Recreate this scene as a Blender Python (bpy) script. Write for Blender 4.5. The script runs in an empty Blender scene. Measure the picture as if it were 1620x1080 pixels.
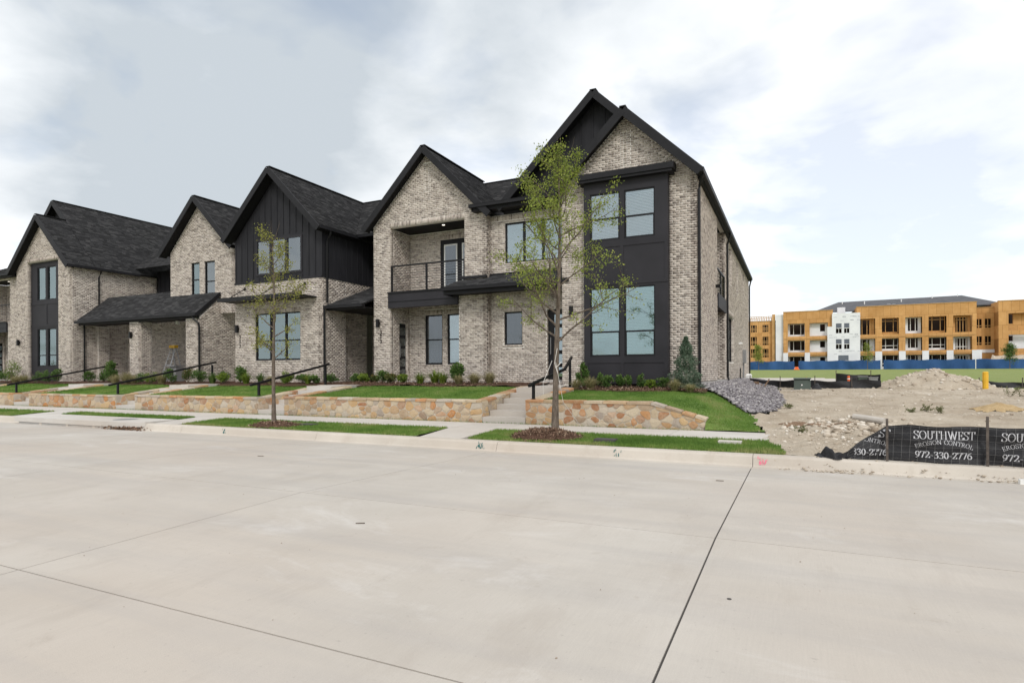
import bpy, math, random
import numpy as np
from mathutils import Vector, Matrix, noise
random.seed(7); rng = np.random.default_rng(7)
S = bpy.context.scene
COL = S.collection
R = math.radians

# ------------------------------------------------------------------ camera
YAW, ROLL, EYE = 25.43, 0.237, 1.5
f0 = Vector((-math.sin(R(YAW)), math.cos(R(YAW)), 0)); r0 = Vector((math.cos(R(YAW)), math.sin(R(YAW)), 0)); u0 = Vector((0, 0, 1))
cr = r0*math.cos(R(ROLL)) - u0*math.sin(R(ROLL)); cu = u0*math.cos(R(ROLL)) + r0*math.sin(R(ROLL))
cam_d = bpy.data.cameras.new('camera'); cam = bpy.data.objects.new('camera', cam_d); COL.objects.link(cam)
cam_d.sensor_width = 36; cam_d.lens = 36*936/1620; cam_d.shift_y = 49.8/1620
cam_d.clip_start = .05; cam_d.clip_end = 5000
m = Matrix((cr, cu, -f0)).transposed().to_4x4(); m.translation = (0, 0, EYE); cam.matrix_world = m
S.camera = cam

# ------------------------------------------------------------------ sky and sun
SUN_EL, SUN_AZ = 40, 148        # degrees; azimuth clockwise from +Y (sun is behind the camera and to its right)
w = bpy.data.worlds.new('World'); S.world = w; w.use_nodes = True
nt = w.node_tree; nt.nodes.clear()
def N(t, **k):
    n = nt.nodes.new(t)
    for a, b in k.items(): setattr(n, a, b)
    return n
def L(a, b): nt.links.new(a, b)
def wmath(op, a, b=None):
    n = N('ShaderNodeMath', operation=op)
    for i, v in enumerate((a, b)):
        if v is None: continue
        if isinstance(v, (int, float)): n.inputs[i].default_value = v
        else: L(v, n.inputs[i])
    return n.outputs[0]
out = N('ShaderNodeOutputWorld'); bg = N('ShaderNodeBackground')
sky = N('ShaderNodeTexSky', sky_type='NISHITA'); sky.sun_disc = False
sky.sun_elevation = R(SUN_EL); sky.sun_rotation = R(SUN_AZ); sky.dust_density = 2
tc = N('ShaderNodeTexCoord'); sep = N('ShaderNodeSeparateXYZ'); L(tc.outputs['Generated'], sep.inputs[0])
zc = wmath('MAXIMUM', sep.outputs[2], 0.0); zd = wmath('ADD', zc, 0.22)
cmb = N('ShaderNodeCombineXYZ'); L(wmath('DIVIDE', sep.outputs[0], zd), cmb.inputs[0]); L(wmath('DIVIDE', sep.outputs[1], zd), cmb.inputs[1])
def wnoise(scale, detail, rough, off, dist=0):
    mp = N('ShaderNodeMapping'); mp.inputs['Location'].default_value = off; L(cmb.outputs[0], mp.inputs[0])
    n = N('ShaderNodeTexNoise'); n.inputs['Scale'].default_value = scale; n.inputs['Detail'].default_value = detail
    n.inputs['Roughness'].default_value = rough; n.inputs['Distortion'].default_value = dist; L(mp.outputs[0], n.inputs['Vector']); return n.outputs[0]
n1 = wnoise(1.15, 5, .5, (3.2, 1.4, 0), .3); n2 = wnoise(3.6, 8, .56, (7.7, 2.1, 0), .2)
def lobe(px, py, rad, soft):          # one broad cloud mass, given by the direction it stands in
    v = (f0 + cr*(px-810)/936 + cu*(589.8-py)/936).normalized()
    d = N('ShaderNodeVectorMath', operation='DOT_PRODUCT'); L(tc.outputs['Generated'], d.inputs[0]); d.inputs[1].default_value = v
    mr = N('ShaderNodeMapRange'); mr.interpolation_type = 'SMOOTHSTEP'; L(d.outputs['Value'], mr.inputs[0])
    mr.inputs[1].default_value = math.cos(R(rad+soft)); mr.inputs[2].default_value = math.cos(R(max(rad-soft, .01)))
    return mr.outputs[0]
dark = wmath('ADD', wmath('MULTIPLY', lobe(420, 90, 15, 13), .34), wmath('MULTIPLY', lobe(760, 40, 13, 12), .24))
dark = wmath('ADD', dark, wmath('ADD', wmath('MULTIPLY', lobe(150, 20, 13, 11), .20), wmath('MULTIPLY', lobe(980, 60, 9, 8), .16)))
dark = wmath('ADD', dark, wmath('MULTIPLY', lobe(330, 250, 9, 8), .22))
dens = wmath('ADD', wmath('MULTIPLY', n1, 1.0), wmath('MULTIPLY', n2, .52))
dens = wmath('ADD', wmath('SUBTRACT', dens, .50), dark)
rp = N('ShaderNodeValToRGB'); L(dens, rp.inputs[0]); e = rp.color_ramp.elements
e[0].position = .36; e[0].color = (1.10, 1.11, 1.13, 1); e[1].position = .88; e[1].color = (.565, .62, .67, 1)
k = e.new(.60); k.color = (.86, .895, .925, 1)
# thin gaps where the blue sky shows through low on the right
gap = wnoise(2.2, 5, .5, (10.1, 5.9, 0), .3)
gm = N('ShaderNodeMapRange'); L(gap, gm.inputs[0]); gm.inputs[1].default_value = .52; gm.inputs[2].default_value = .70; gm.inputs[3].default_value = 0; gm.inputs[4].default_value = .42
sks = N('ShaderNodeVectorMath', operation='SCALE'); L(sky.outputs[0], sks.inputs[0]); sks.inputs[3].default_value = .15
mx = N('ShaderNodeMixRGB'); gl_ = wmath('MULTIPLY', wmath('ADD', lobe(1450, 285, 8, 7), wmath('MULTIPLY', lobe(1330, 420, 8, 7), .7)), wmath('MULTIPLY', n2, .55)); L(wmath('MINIMUM', wmath('ADD', gm.outputs[0], gl_), .42), mx.inputs[0]); L(rp.outputs[0], mx.inputs[1]); L(sks.outputs[0], mx.inputs[2])
L(mx.outputs[0], bg.inputs[0]); bg.inputs[1].default_value = 1.0; L(bg.outputs[0], out.inputs[0])
sd = bpy.data.lights.new('sun', 'SUN'); so = bpy.data.objects.new('sun', sd); COL.objects.link(so)
sd.energy = 1.5; sd.angle = R(14); sd.color = (1, .965, .91)
az = R(SUN_AZ); sv = Vector((math.sin(az)*math.cos(R(SUN_EL)), math.cos(az)*math.cos(R(SUN_EL)), math.sin(R(SUN_EL))))
so.rotation_euler = sv.to_track_quat('Z', 'Y').to_euler(); so.location = sv*60
S.view_settings.view_transform = 'Standard'; S.view_settings.look = 'None'; S.view_settings.exposure = 0.12; S.view_settings.gamma = 1
S.view_settings.use_curve_mapping = False

# ------------------------------------------------------------------ materials
MATS = {}
class NT:
    def __init__(s, name, rough=.8, spec=.3):
        s.m = bpy.data.materials.new(name); s.m.use_nodes = True; s.t = s.m.node_tree
        s.b = s.t.nodes['Principled BSDF']; s.b.inputs['Roughness'].default_value = rough; s.b.inputs['Specular IOR Level'].default_value = spec
        MATS[name] = s.m; s.tc = None
    def n(s, t, **k):
        x = s.t.nodes.new(t)
        for a, b in k.items(): setattr(x, a, b)
        return x
    def l(s, a, b): s.t.links.new(a, b)
    def co(s, scale=(1, 1, 1), kind='Object'):
        if kind == 'World': o = s.n('ShaderNodeNewGeometry').outputs['Position']
        else: o = s.n('ShaderNodeTexCoord').outputs[kind]
        mp = s.n('ShaderNodeMapping'); mp.inputs['Scale'].default_value = scale; s.l(o, mp.inputs[0]); return mp.outputs[0]
    def noise(s, scale, detail=4, rough=.55, vec=None, dist=0):
        x = s.n('ShaderNodeTexNoise'); x.inputs['Scale'].default_value = scale; x.inputs['Detail'].default_value = detail
        x.inputs['Roughness'].default_value = rough; x.inputs['Distortion'].default_value = dist
        s.l(vec if vec is not None else s.co(kind='World'), x.inputs['Vector']); return x.outputs[0]
    def ramp(s, fac, stops, mode='LINEAR'):
        x = s.n('ShaderNodeValToRGB'); s.l(fac, x.inputs[0]); e = x.color_ramp.elements; x.color_ramp.interpolation = mode
        while len(e) < len(stops): e.new(.5)
        for el, (p, c) in zip(e, stops): el.position = p; el.color = (*c, 1)
        return x.outputs[0]
    def mix(s, fac, a, b, mode='MIX'):
        x = s.n('ShaderNodeMixRGB', blend_type=mode)
        for i, v in enumerate((fac, a, b)):
            if isinstance(v, (int, float)): x.inputs[i].default_value = v
            elif isinstance(v, tuple): x.inputs[i].default_value = (*v, 1)
            else: s.l(v, x.inputs[i])
        return x.outputs[0]
    def mr(s, v, a, b, c, d):
        x = s.n('ShaderNodeMapRange'); s.l(v, x.inputs[0])
        for i, q in enumerate((a, b, c, d)): x.inputs[i+1].default_value = q
        return x.outputs[0]
    def attr(s, name):
        x = s.n('ShaderNodeAttribute'); x.attribute_name = name; return x.outputs['Fac']
    def orand(s): return s.n('ShaderNodeObjectInfo').outputs['Random']
    def col(s, c): s.l(c, s.b.inputs['Base Color']); return s
    def bump(s, h, strength=.3, dist=.02):
        x = s.n('ShaderNodeBump'); x.inputs['Strength'].default_value = strength; x.inputs['Distance'].default_value = dist
        s.l(h, x.inputs['Height']); s.l(x.outputs[0], s.b.inputs['Normal']); return s
def plain(name, c, rough=.6, spec=.3, var=.12, scale=3, bump=0):
    t = NT(name, rough, spec); n = t.noise(scale, 5)
    t.col(t.mix(t.mr(n, .3, .7, 0, 1), tuple(x*(1-var) for x in c), tuple(min(1, x*(1+var)) for x in c)))
    if bump: t.bump(t.noise(scale*12, 3), bump, .01)
    return t.m
# brick
t = NT('brick', .9, .15); tv = t.attr('tint')
c = t.ramp(tv, [(0, (.185, .16, .145)), (.16, (.265, .232, .21)), (.38, (.37, .328, .292)), (.68, (.49, .442, .397)), (1, (.63, .585, .53))])
sm = t.mr(t.noise(9, 5, .65), .47, .66, 0, .75)
c = t.mix(sm, c, (.74, .70, .645)); gr = t.noise(60, 3, .7); c = t.mix(t.mr(gr, .40, .75, .0, .28), c, (.2, .175, .155))
big = t.noise(.5, 3); c = t.mix(t.mr(big, .3, .7, 0, .15), c, (.5, .45, .4), 'MULTIPLY')
t.col(t.mix(1.0, c, (.985, .95, .93), 'MULTIPLY')).bump(gr, .5, .006)
t = NT('mortar', .95, .1); c = t.ramp(t.noise(14, 5), [(.3, (.60, .57, .53)), (.7, (.76, .73, .68))]); t.col(c).bump(t.noise(70, 2), .4, .004)
# concrete
def concrete(name, a, b, stain=(.36, .31, .26), orand=False, sc=.55, broom=False):
    t = NT(name, .85, .2); n = t.noise(sc, 7, .6, dist=.4); c = t.ramp(n, [(.3, a), (.7, b)])
    n2 = t.noise(.23, 3, .5); c = t.mix(t.mr(n2, .42, .66, 0, .55), c, (.475, .41, .345))
    st = t.noise(1.7, 6, .7, t.co((1, .35, 1), 'World')); c = t.mix(t.mr(st, .54, .74, 0, .42), c, stain)
    sp = t.noise(26, 2, .7); c = t.mix(t.mr(sp, .68, .75, 0, .3), c, (.2, .18, .16))
    if orand: c = t.mix(t.mr(t.orand(), 0, 1, 0, .2), c, (.40, .355, .31))
    if broom:
        st2 = t.noise(1.0, 6, .65, t.co((.16, 1.7, 1), 'World')); c = t.mix(t.mr(st2, .46, .70, 0, .42), c, (.36, .34, .325))
        lt = t.noise(.8, 6, .7, t.co((.5, 1.0, 1), 'World'), .5); c = t.mix(t.mr(lt, .56, .72, 0, .5), c, (.64, .625, .60))
        br_ = t.noise(1.0, 3, .7, t.co((95, 4, 1), 'World')); c = t.mix(t.mr(br_, .35, .7, 0, .12), c, (.30, .275, .25))
        cr1 = t.noise(3.5, 8, .75); c = t.mix(t.mr(cr1, .60, .72, 0, .34), c, (.33, .285, .235))
    fine = t.noise(140, 2, .6); c = t.mix(t.mr(fine, .3, .7, 0, .13), c, (.25, .23, .21))
    t.col(c).bump(fine, .25, .004); return t.m
concrete('road_concrete', (.44, .408, .362), (.55, .52, .472), (.355, .31, .265), orand=True, broom=True)
concrete('kerb_concrete', (.46, .42, .365), (.58, .535, .47), (.35, .29, .23))
concrete('walk_concrete', (.50, .475, .44), (.60, .575, .535), (.42, .38, .33), orand=True, sc=.9)
concrete('base_concrete', (.33, .325, .315), (.43, .42, .405), (.26, .24, .22), sc=2)
plain('joint_seal', (.075, .07, .066), .8, .2)
plain('black_trim', (.013, .013, .015), .55, .2, .2, 2)
plain('black_metal', (.007, .007, .008), .45, .25)
t = NT('dark_siding', .6, .16); n = t.noise(1.5, 5, .6, t.co((3, 3, .5), 'World')); t.col(t.ramp(n, [(.3, (.017, .017, .020)), (.7, (.027, .027, .031))])).bump(t.noise(30, 3), .12, .004)
t = NT('dark_panel', .6, .16); t.col(t.ramp(t.noise(1.2, 5), [(.3, (.024, .0235, .027)), (.7, (.033, .032, .037))]))
plain('soffit', (.010, .010, .011), .7, .2)
t = NT('shingle', .95, .12); a_ = t.attr('tint'); c = t.ramp(a_, [(0, (.013, .013, .014)), (.45, (.027, .027, .029)), (.8, (.042, .042, .044)), (1, (.066, .065, .066))])
g = t.noise(90, 2, .7); c = t.mix(t.mr(g, .3, .75, 0, .45), c, (.075, .075, .077)); c = t.mix(t.mr(t.noise(.8, 4), .35, .7, 0, .15), c, (.05, .05, .05)); t.col(c).bump(g, .5, .004)
plain('shingle_base', (.02, .02, .021), .95, .1)
# glass with coating
def glass(name, tint, refl, tr):
    t = NT(name); nd = t.t.nodes; nd.remove(t.b); o = nd['Material Output']
    gl = t.n('ShaderNodeBsdfGlossy'); gl.inputs['Roughness'].default_value = .015; gl.inputs['Color'].default_value = (*tint, 1)
    tp = t.n('ShaderNodeBsdfTransparent'); tp.inputs['Color'].default_value = (*tr, 1)
    fr = t.n('ShaderNodeLayerWeight'); fr.inputs['Blend'].default_value = .32
    f = t.mr(fr.outputs['Fresnel'], 0, 1, refl, 1.0)
    bp = t.n('ShaderNodeBump'); bp.inputs['Strength'].default_value = .035; bp.inputs['Distance'].default_value = .05; t.l(t.noise(1.6, 2), bp.inputs['Height']); t.l(bp.outputs[0], gl.inputs['Normal'])
    ms = t.n('ShaderNodeMixShader'); t.l(f, ms.inputs[0]); t.l(tp.outputs[0], ms.inputs[1]); t.l(gl.outputs[0], ms.inputs[2]); t.l(ms.outputs[0], o.inputs[0])
glass('glass', (.78, .86, .89), .22, (.70, .78, .80))
glass('glass_teal', (.68, .84, .86), .24, (.62, .74, .75))
glass('glass_dark', (.60, .66, .70), .14, (.5, .52, .55))
plain('blind_white', (.72, .73, .74), .6, .2, .04)
plain('shade_grey', (.60, .59, .63), .8, .1, .06)
plain('interior', (.20, .18, .165), .9, .1)
t = NT('stone', .9, .15); rv = t.orand()
c = t.ramp(rv, [(0, (.44, .35, .24)), (.14, (.52, .44, .325)), (.26, (.43, .30, .18)), (.36, (.45, .205, .075)), (.44, (.50, .445, .365)), (.54, (.33, .28, .235)), (.62, (.48, .32, .165)), (.70, (.32, .15, .075)), (.78, (.45, .38, .29)), (.88, (.54, .38, .205)), (1, (.26, .205, .165))])
c = t.mix(t.mr(t.noise(5, 6, .65), .46, .68, 0, .35), c, (.56, .48, .365)); c = t.mix(t.mr(t.noise(11, 5, .7), .58, .74, 0, .55), c, (.20, .12, .075))
c = t.mix(t.mr(t.noise(3, 3), .55, .75, 0, .3), c, (.42, .24, .13)); t.col(c).bump(t.noise(18, 6, .7), .7, .03)
t = NT('stone_mortar', .95, .1); t.col(t.ramp(t.noise(7, 5), [(.3, (.40, .345, .27)), (.7, (.54, .475, .385))])).bump(t.noise(30, 3), .5, .01)
def grassmat(name, a, b, c3):
    t = NT(name, .85, .15); c = t.ramp(t.noise(1.3, 5, .6), [(.3, a), (.7, b)]); c = t.mix(t.mr(t.noise(.7, 4, .6), .52, .72, 0, .55), c, c3)
    c = t.mix(t.mr(t.noise(22, 3, .7), .35, .7, .0, .45), c, tuple(x*.5 for x in a)); t.col(c).bump(t.noise(35, 3, .7), .8, .03)
grassmat('lawn', (.11, .19, .04), (.15, .24, .052), (.23, .255, .09))
grassmat('strip_lawn', (.10, .165, .038), (.145, .205, .055), (.26, .235, .11))
grassmat('field_grass', (.19, .245, .07), (.26, .295, .10), (.30, .29, .13))
def leafmat(name, cols, rough=.6):
    t = NT(name, rough, .25); c = t.ramp(t.attr('tint'), [(i/(len(cols)-1), q) for i, q in enumerate(cols)]); t.col(c)
    tr = t.n('ShaderNodeBsdfTranslucent'); t.l(c, tr.inputs[0]); ms = t.n('ShaderNodeMixShader'); ms.inputs[0].default_value = .3
    t.l(t.b.outputs[0], ms.inputs[1]); t.l(tr.outputs[0], ms.inputs[2]); t.l(ms.outputs[0], t.t.nodes['Material Output'].inputs[0])
leafmat('grass_blade', [(.09, .175, .03), (.135, .235, .045), (.18, .28, .06), (.30, .31, .12)], .6)
leafmat('tree_leaf', [(.11, .155, .025), (.19, .245, .042), (.27, .32, .06), (.34, .36, .09)])
leafmat('tree_leaf_yellow', [(.14, .165, .03), (.215, .23, .045), (.28, .275, .06), (.32, .30, .09)])
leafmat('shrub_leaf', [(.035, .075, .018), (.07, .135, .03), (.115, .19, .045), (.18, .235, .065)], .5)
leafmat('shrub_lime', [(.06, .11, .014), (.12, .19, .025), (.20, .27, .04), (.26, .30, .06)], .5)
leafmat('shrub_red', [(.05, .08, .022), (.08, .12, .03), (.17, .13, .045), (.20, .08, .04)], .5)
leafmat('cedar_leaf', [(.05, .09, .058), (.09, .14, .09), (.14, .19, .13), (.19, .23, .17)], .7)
leafmat('straw_grass', [(.15, .17, .06), (.27, .25, .11), (.38, .33, .18), (.46, .41, .26)], .7)
leafmat('weed', [(.10, .12, .05), (.16, .17, .08), (.22, .21, .11)], .7)
t = NT('bark', .95, .1); n = t.noise(22, 5, .7, t.co((1, 1, .35), 'World')); t.col(t.ramp(n, [(.3, (.07, .055, .044)), (.55, (.145, .118, .094)), (.75, (.23, .195, .16))])).bump(n, .8, .02)
plain('twig', (.20, .165, .125), .9, .1, .3, 9)
t = NT('mulch', .95, .1); c = t.ramp(t.noise(28, 4, .7), [(.3, (.035, .02, .014)), (.55, (.105, .06, .042)), (.75, (.20, .13, .09))]); t.col(c).bump(t.noise(40, 3), 1, .03)
t = NT('mulch_chip', .95, .1); t.col(t.ramp(t.attr('tint'), [(0, (.07, .043, .030)), (.5, (.17, .105, .072)), (.85, (.26, .175, .125)), (1, (.42, .33, .24))]))
t = NT('dirt', .97, .08); c = t.ramp(t.noise(.9, 7, .62, dist=.3), [(.28, (.34, .275, .205)), (.5, (.46, .395, .31)), (.72, (.56, .495, .405))])
c = t.mix(t.mr(t.noise(9, 5, .7), .55, .75, 0, .6), c, (.60, .545, .46)); c = t.mix(t.mr(t.noise(5, 5, .7), .62, .80, 0, .5), c, (.26, .20, .145)); t.col(c).bump(t.noise(16, 6, .75), 1, .05)
t = NT('clod', .97, .08); t.col(t.mix(t.mr(t.noise(20, 4), .3, .7, 0, .4), t.ramp(t.attr('tint'), [(0, (.22, .17, .125)), (.35, (.42, .36, .285)), (.7, (.55, .49, .41)), (1, (.70, .665, .60))]), (.40, .34, .27)))
t = NT('red_dirt', .97, .08); t.col(t.ramp(t.noise(7, 6, .7), [(.3, (.15, .095, .062)), (.7, (.30, .21, .145))])).bump(t.noise(20, 5), 1, .04)
t = NT('ochre_dirt', .97, .08); t.col(t.ramp(t.noise(7, 6, .7), [(.3, (.33, .23, .12)), (.7, (.50, .38, .22))])).bump(t.noise(20, 5), 1, .04)
t = NT('river_rock', .85, .25); t.col(t.mix(t.mr(t.noise(40, 3), .3, .7, 0, .3), t.ramp(t.attr('tint'), [(0, (.13, .122, .13)), (.4, (.235, .222, .235)), (.75, (.33, .315, .325)), (1, (.50, .48, .46))]), (.16, .13, .13)))
plain('rock_bed', (.11, .10, .105), .95, .1, .3, 9)
t = NT('silt_fabric', .6, .35); wv = t.noise(60, 2, .5, t.co((1, 1, 6), 'World')); t.col(t.ramp(wv, [(.3, (.010, .010, .012)), (.7, (.022, .022, .025))])).bump(t.noise(6, 4, .6, t.co((1, 1, 2.5), 'World')), .7, .03)
plain('print_white', (.50, .50, .52), .8, .1, .15, 30)
plain('wire', (.20, .20, .195), .5, .4)
plain('steel_post', (.085, .07, .06), .75, .3, .4, 14)
t = NT('osb', .85, .15); c = t.ramp(t.noise(1.1, 6, .7), [(.3, (.54, .285, .10)), (.7, (.66, .385, .165))]); c = t.mix(t.mr(t.noise(.25, 3), .4, .65, 0, .35), c, (.42, .21, .075))
sx_ = t.n('ShaderNodeSeparateXYZ'); t.l(t.co(kind='World'), sx_.inputs[0]); cb = t.n('ShaderNodeCombineXYZ'); t.l(sx_.outputs[0], cb.inputs[0]); t.l(sx_.outputs[2], cb.inputs[1])
bk = t.n('ShaderNodeTexBrick'); t.l(cb.outputs[0], bk.inputs['Vector']); bk.inputs['Scale'].default_value = 1; bk.inputs['Brick Width'].default_value = 1.22; bk.inputs['Row Height'].default_value = 2.44; bk.inputs['Mortar Size'].default_value = .03
bk.inputs['Color1'].default_value = (1, 1, 1, 1); bk.inputs['Color2'].default_value = (.8, .78, .74, 1); bk.inputs['Mortar'].default_value = (.45, .4, .35, 1)
t.col(t.mix(.75, c, bk.outputs[0], 'MULTIPLY'))
plain('lumber', (.50, .30, .13), .85, .1, .2, 1)
t = NT('house_wrap', .7, .2); c = t.ramp(t.noise(.5, 4), [(.3, (.66, .67, .70)), (.7, (.78, .79, .81))]); t.col(c)
plain('wrap_print', (.40, .41, .45), .8, .1)
plain('interior_shade', (.035, .026, .022), .95, .05, .3, .5)  # near-black colour standing in for the shade inside the unfinished building
plain('far_roof', (.11, .112, .12), .95, .1, .15, 1)
t = NT('blue_screen', .75, .2); n = t.noise(.35, 5, .6, t.co((1, 1, .4), 'World')); t.col(t.ramp(n, [(.3, (.016, .052, .145)), (.7, (.040, .11, .27))]))
plain('utility_green', (.055, .075, .062), .6, .4)
plain('orange_marker', (.75, .14, .04), .6, .3)
plain('yellow_paint', (.72, .42, .03), .5, .4)
plain('white_paint', (.75, .75, .73), .6, .3)
plain('pink_paint', (.75, .22, .30), .8, .1, .3, 40)
plain('teal_paint', (.03, .13, .13), .8, .1, .3, 40)
plain('grey_metal', (.23, .23, .235), .5, .5)
plain('cable_steel', (.06, .06, .065), .4, .5)
plain('cord_white', (.66, .64, .60), .7, .2)
plain('ladder_aluminium', (.33, .34, .36), .45, .5)
plain('pvc', (.44, .41, .37), .6, .2)
t = NT('lamp_lens', .4); t.b.inputs['Emission Color'].default_value = (1, .9, .75, 1); t.b.inputs['Emission Strength'].default_value = 2.0

# ------------------------------------------------------------------ mesh helpers
def mesh_np(name, V, F, tint=None, mat=None, smooth=False):
    """V (n,3), F (m,k) with one k"""
    me = bpy.data.meshes.new(name); V = np.asarray(V, np.float32); F = np.asarray(F, np.int32); mF, kF = F.shape
    me.vertices.add(len(V)); me.vertices.foreach_set('co', V.ravel())
    me.loops.add(mF*kF); me.loops.foreach_set('vertex_index', F.ravel())
    me.polygons.add(mF); me.polygons.foreach_set('loop_start', np.arange(0, mF*kF, kF, dtype=np.int32))
    me.polygons.foreach_set('loop_total', np.full(mF, kF, np.int32))
    if smooth: me.polygons.foreach_set('use_smooth', np.ones(mF, bool))
    if tint is not None:
        at = me.attributes.new('tint', 'FLOAT', 'FACE'); at.data.foreach_set('value', np.asarray(tint, np.float32))
    me.update(calc_edges=True); me.validate()
    if mat: me.materials.append(MATS[mat])
    return me
def origin(o):
    v = Vector((0, 0, 0))
    while o: v += o.location; o = o.parent
    return v
def link(name, me, parent=None, loc=None):
    o = bpy.data.objects.new(name, me); COL.objects.link(o)
    if parent: o.parent = parent
    if loc is not None: o.location = loc
    return o
def tag(o, label=None, cat=None, group=None, kind=None):
    if label: o['label'] = label
    if cat: o['category'] = cat
    if group: o['group'] = group
    if kind: o['kind'] = kind
    return o
def empty(name, loc, label=None, cat=None, group=None, kind=None):
    o = bpy.data.objects.new(name, None); COL.objects.link(o); o.location = loc; o.empty_display_size = .2
    return tag(o, label, cat, group, kind)
class MB:
    def __init__(s): s.v = []; s.f = []
    def add(s, vs, fs):
        b = len(s.v); s.v += [tuple(x) for x in vs]; s.f += [tuple(i+b for i in q) for q in fs]; return s
    def box(s, x0, y0, z0, x1, y1, z1):
        return s.add([(x0,y0,z0),(x1,y0,z0),(x1,y1,z0),(x0,y1,z0),(x0,y0,z1),(x1,y0,z1),(x1,y1,z1),(x0,y1,z1)],
                     [(0,3,2,1),(4,5,6,7),(0,1,5,4),(1,2,6,5),(2,3,7,6),(3,0,4,7)])
    def pbox(s, o, u, a0, a1, d0, d1, z0, z1):      # o, u in plan; a along u, d outward, z up
        n = (u[1], -u[0]); P = lambda a, d, z: (o[0]+u[0]*a+n[0]*d, o[1]+u[1]*a+n[1]*d, z)
        return s.add([P(a0,d1,z0),P(a1,d1,z0),P(a1,d0,z0),P(a0,d0,z0),P(a0,d1,z1),P(a1,d1,z1),P(a1,d0,z1),P(a0,d0,z1)],
                     [(0,3,2,1),(4,5,6,7),(0,1,5,4),(1,2,6,5),(2,3,7,6),(3,0,4,7)])
    def prism(s, pts, vec):                          # polygon (3d points) pushed along vec
        n = len(pts); q = [tuple(Vector(p)+Vector(vec)) for p in pts]
        return s.add(list(pts)+q, [tuple(range(n))[::-1], tuple(range(n, 2*n))] + [(i, (i+1) % n, n+(i+1) % n, n+i) for i in range(n)])
    def beam(s, p, q, w, h, up=(0, 0, 1)):          # rectangular bar from p to q, w across, h along up
        p = Vector(p); q = Vector(q); d = (q-p).normalized(); sd = d.cross(Vector(up)).normalized(); upv = sd.cross(d)
        a = sd*w/2; b = upv*h/2; vs = [p-a-b, p+a-b, p+a+b, p-a+b, q-a-b, q+a-b, q+a+b, q-a+b]
        return s.add(vs, [(0,3,2,1),(4,5,6,7),(0,1,5,4),(1,2,6,5),(2,3,7,6),(3,0,4,7)])
    def tube(s, pts, rad, n=6):
        pts = [Vector(p) for p in pts]; rad = rad if hasattr(rad, '__len__') else [rad]*len(pts); rings = []
        for i, p in enumerate(pts):
            d = (pts[min(i+1, len(pts)-1)]-pts[max(i-1, 0)]).normalized(); ref = Vector((0, 0, 1)) if abs(d.z) < .9 else Vector((1, 0, 0))
            a = d.cross(ref).normalized(); b = d.cross(a)
            rings += [p+(a*math.cos(2*math.pi*k/n)+b*math.sin(2*math.pi*k/n))*rad[i] for k in range(n)]
        fs = [(i*n+k, i*n+(k+1) % n, (i+1)*n+(k+1) % n, (i+1)*n+k) for i in range(len(pts)-1) for k in range(n)]
        fs += [tuple(range(n)), tuple(range((len(pts)-1)*n, len(pts)*n))[::-1]]
        return s.add(rings, fs)
    def build(s, name, mat, parent=None, smooth=False, kind=None):
        o_ = origin(parent) if parent else Vector((0, 0, 0)); me = bpy.data.meshes.new(name)
        me.from_pydata([(x-o_.x, y-o_.y, z-o_.z) for x, y, z in s.v], [], s.f); me.materials.append(MATS[mat])
        if smooth: me.polygons.foreach_set('use_smooth', [True]*len(me.polygons))
        me.validate(); me.update(); o = link(name, me, parent)
        if kind: o['kind'] = kind
        return o
def interp(x, pts):
    if x <= pts[0][0]: return pts[0][1]
    for (a, b), (c, d) in zip(pts, pts[1:]):
        if x <= c: return b+(d-b)*(x-a)/(c-a) if c > a else d
    return pts[-1][1]
def fbm(x, y, sc=1., oct=4, seed=0.):
    return noise.fractal(Vector((x*sc+seed, y*sc-seed*.7, seed*.31)), 1.0, 2.0, oct)
def grid(name, xs, ys, zf, mat, keep=None, parent=None, kind='structure', smooth=True):
    xs = list(xs); ys = list(ys); V = np.array([(x, y, zf(x, y)) for y in ys for x in xs]); nx = len(xs); F = []
    for j in range(len(ys)-1):
        for i in range(nx-1):
            if keep is None or keep((xs[i]+xs[i+1])/2, (ys[j]+ys[j+1])/2): F.append((j*nx+i, j*nx+i+1, (j+1)*nx+i+1, (j+1)*nx+i))
    o = link(name, mesh_np(name, V, F, None, mat, smooth), parent)
    if kind: o['kind'] = kind
    return o
ar = lambda a, b, st: np.linspace(a, b, max(2, int(round((b-a)/st))+1))
def inpoly(x, y, P):
    r = False; j = len(P)-1
    for i in range(len(P)):
        if (P[i][1] > y) != (P[j][1] > y) and x < (P[j][0]-P[i][0])*(y-P[i][1])/(P[j][1]-P[i][1])+P[i][0]: r = not r
        j = i
    return r

# ------------------------------------------------------------------ ground, road, kerb, pavement
def prof(y): return interp(y, [(-1500, -.45), (9.8, -.45), (10.6, -.15), (13.6, -.1), (14.2, .15), (18, .55), (27, .70), (40, 1.0), (130, 1.80), (1500, 3.0)])
gy = [-1500, -400, -100, -30, 0, 9.8, 10.6, 13.6, 14.2, 18, 27, 40, 70, 100, 130, 250, 600, 1500]
gx = [-1500, -600, -200, -80, -40, -20, 0, 20, 40, 80, 200, 600, 1500]
grid('ground', gx, gy, lambda x, y: prof(y), 'field_grass')
CROWN, GUT = 5.25, 9.92
def roadz(y): return .10-.0215*abs(y-CROWN) if y > CROWN-9.2 else .10-.0215*9.2
road = empty('road', (0, 0, 0), kind='structure'); road['label'] = 'pale concrete street with sealed slab joints'
XJ = [-.6+4.66*k for k in range(-13, 8)]; YJ = [-6.9, -2.0, 2.42, CROWN, GUT]
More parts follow.
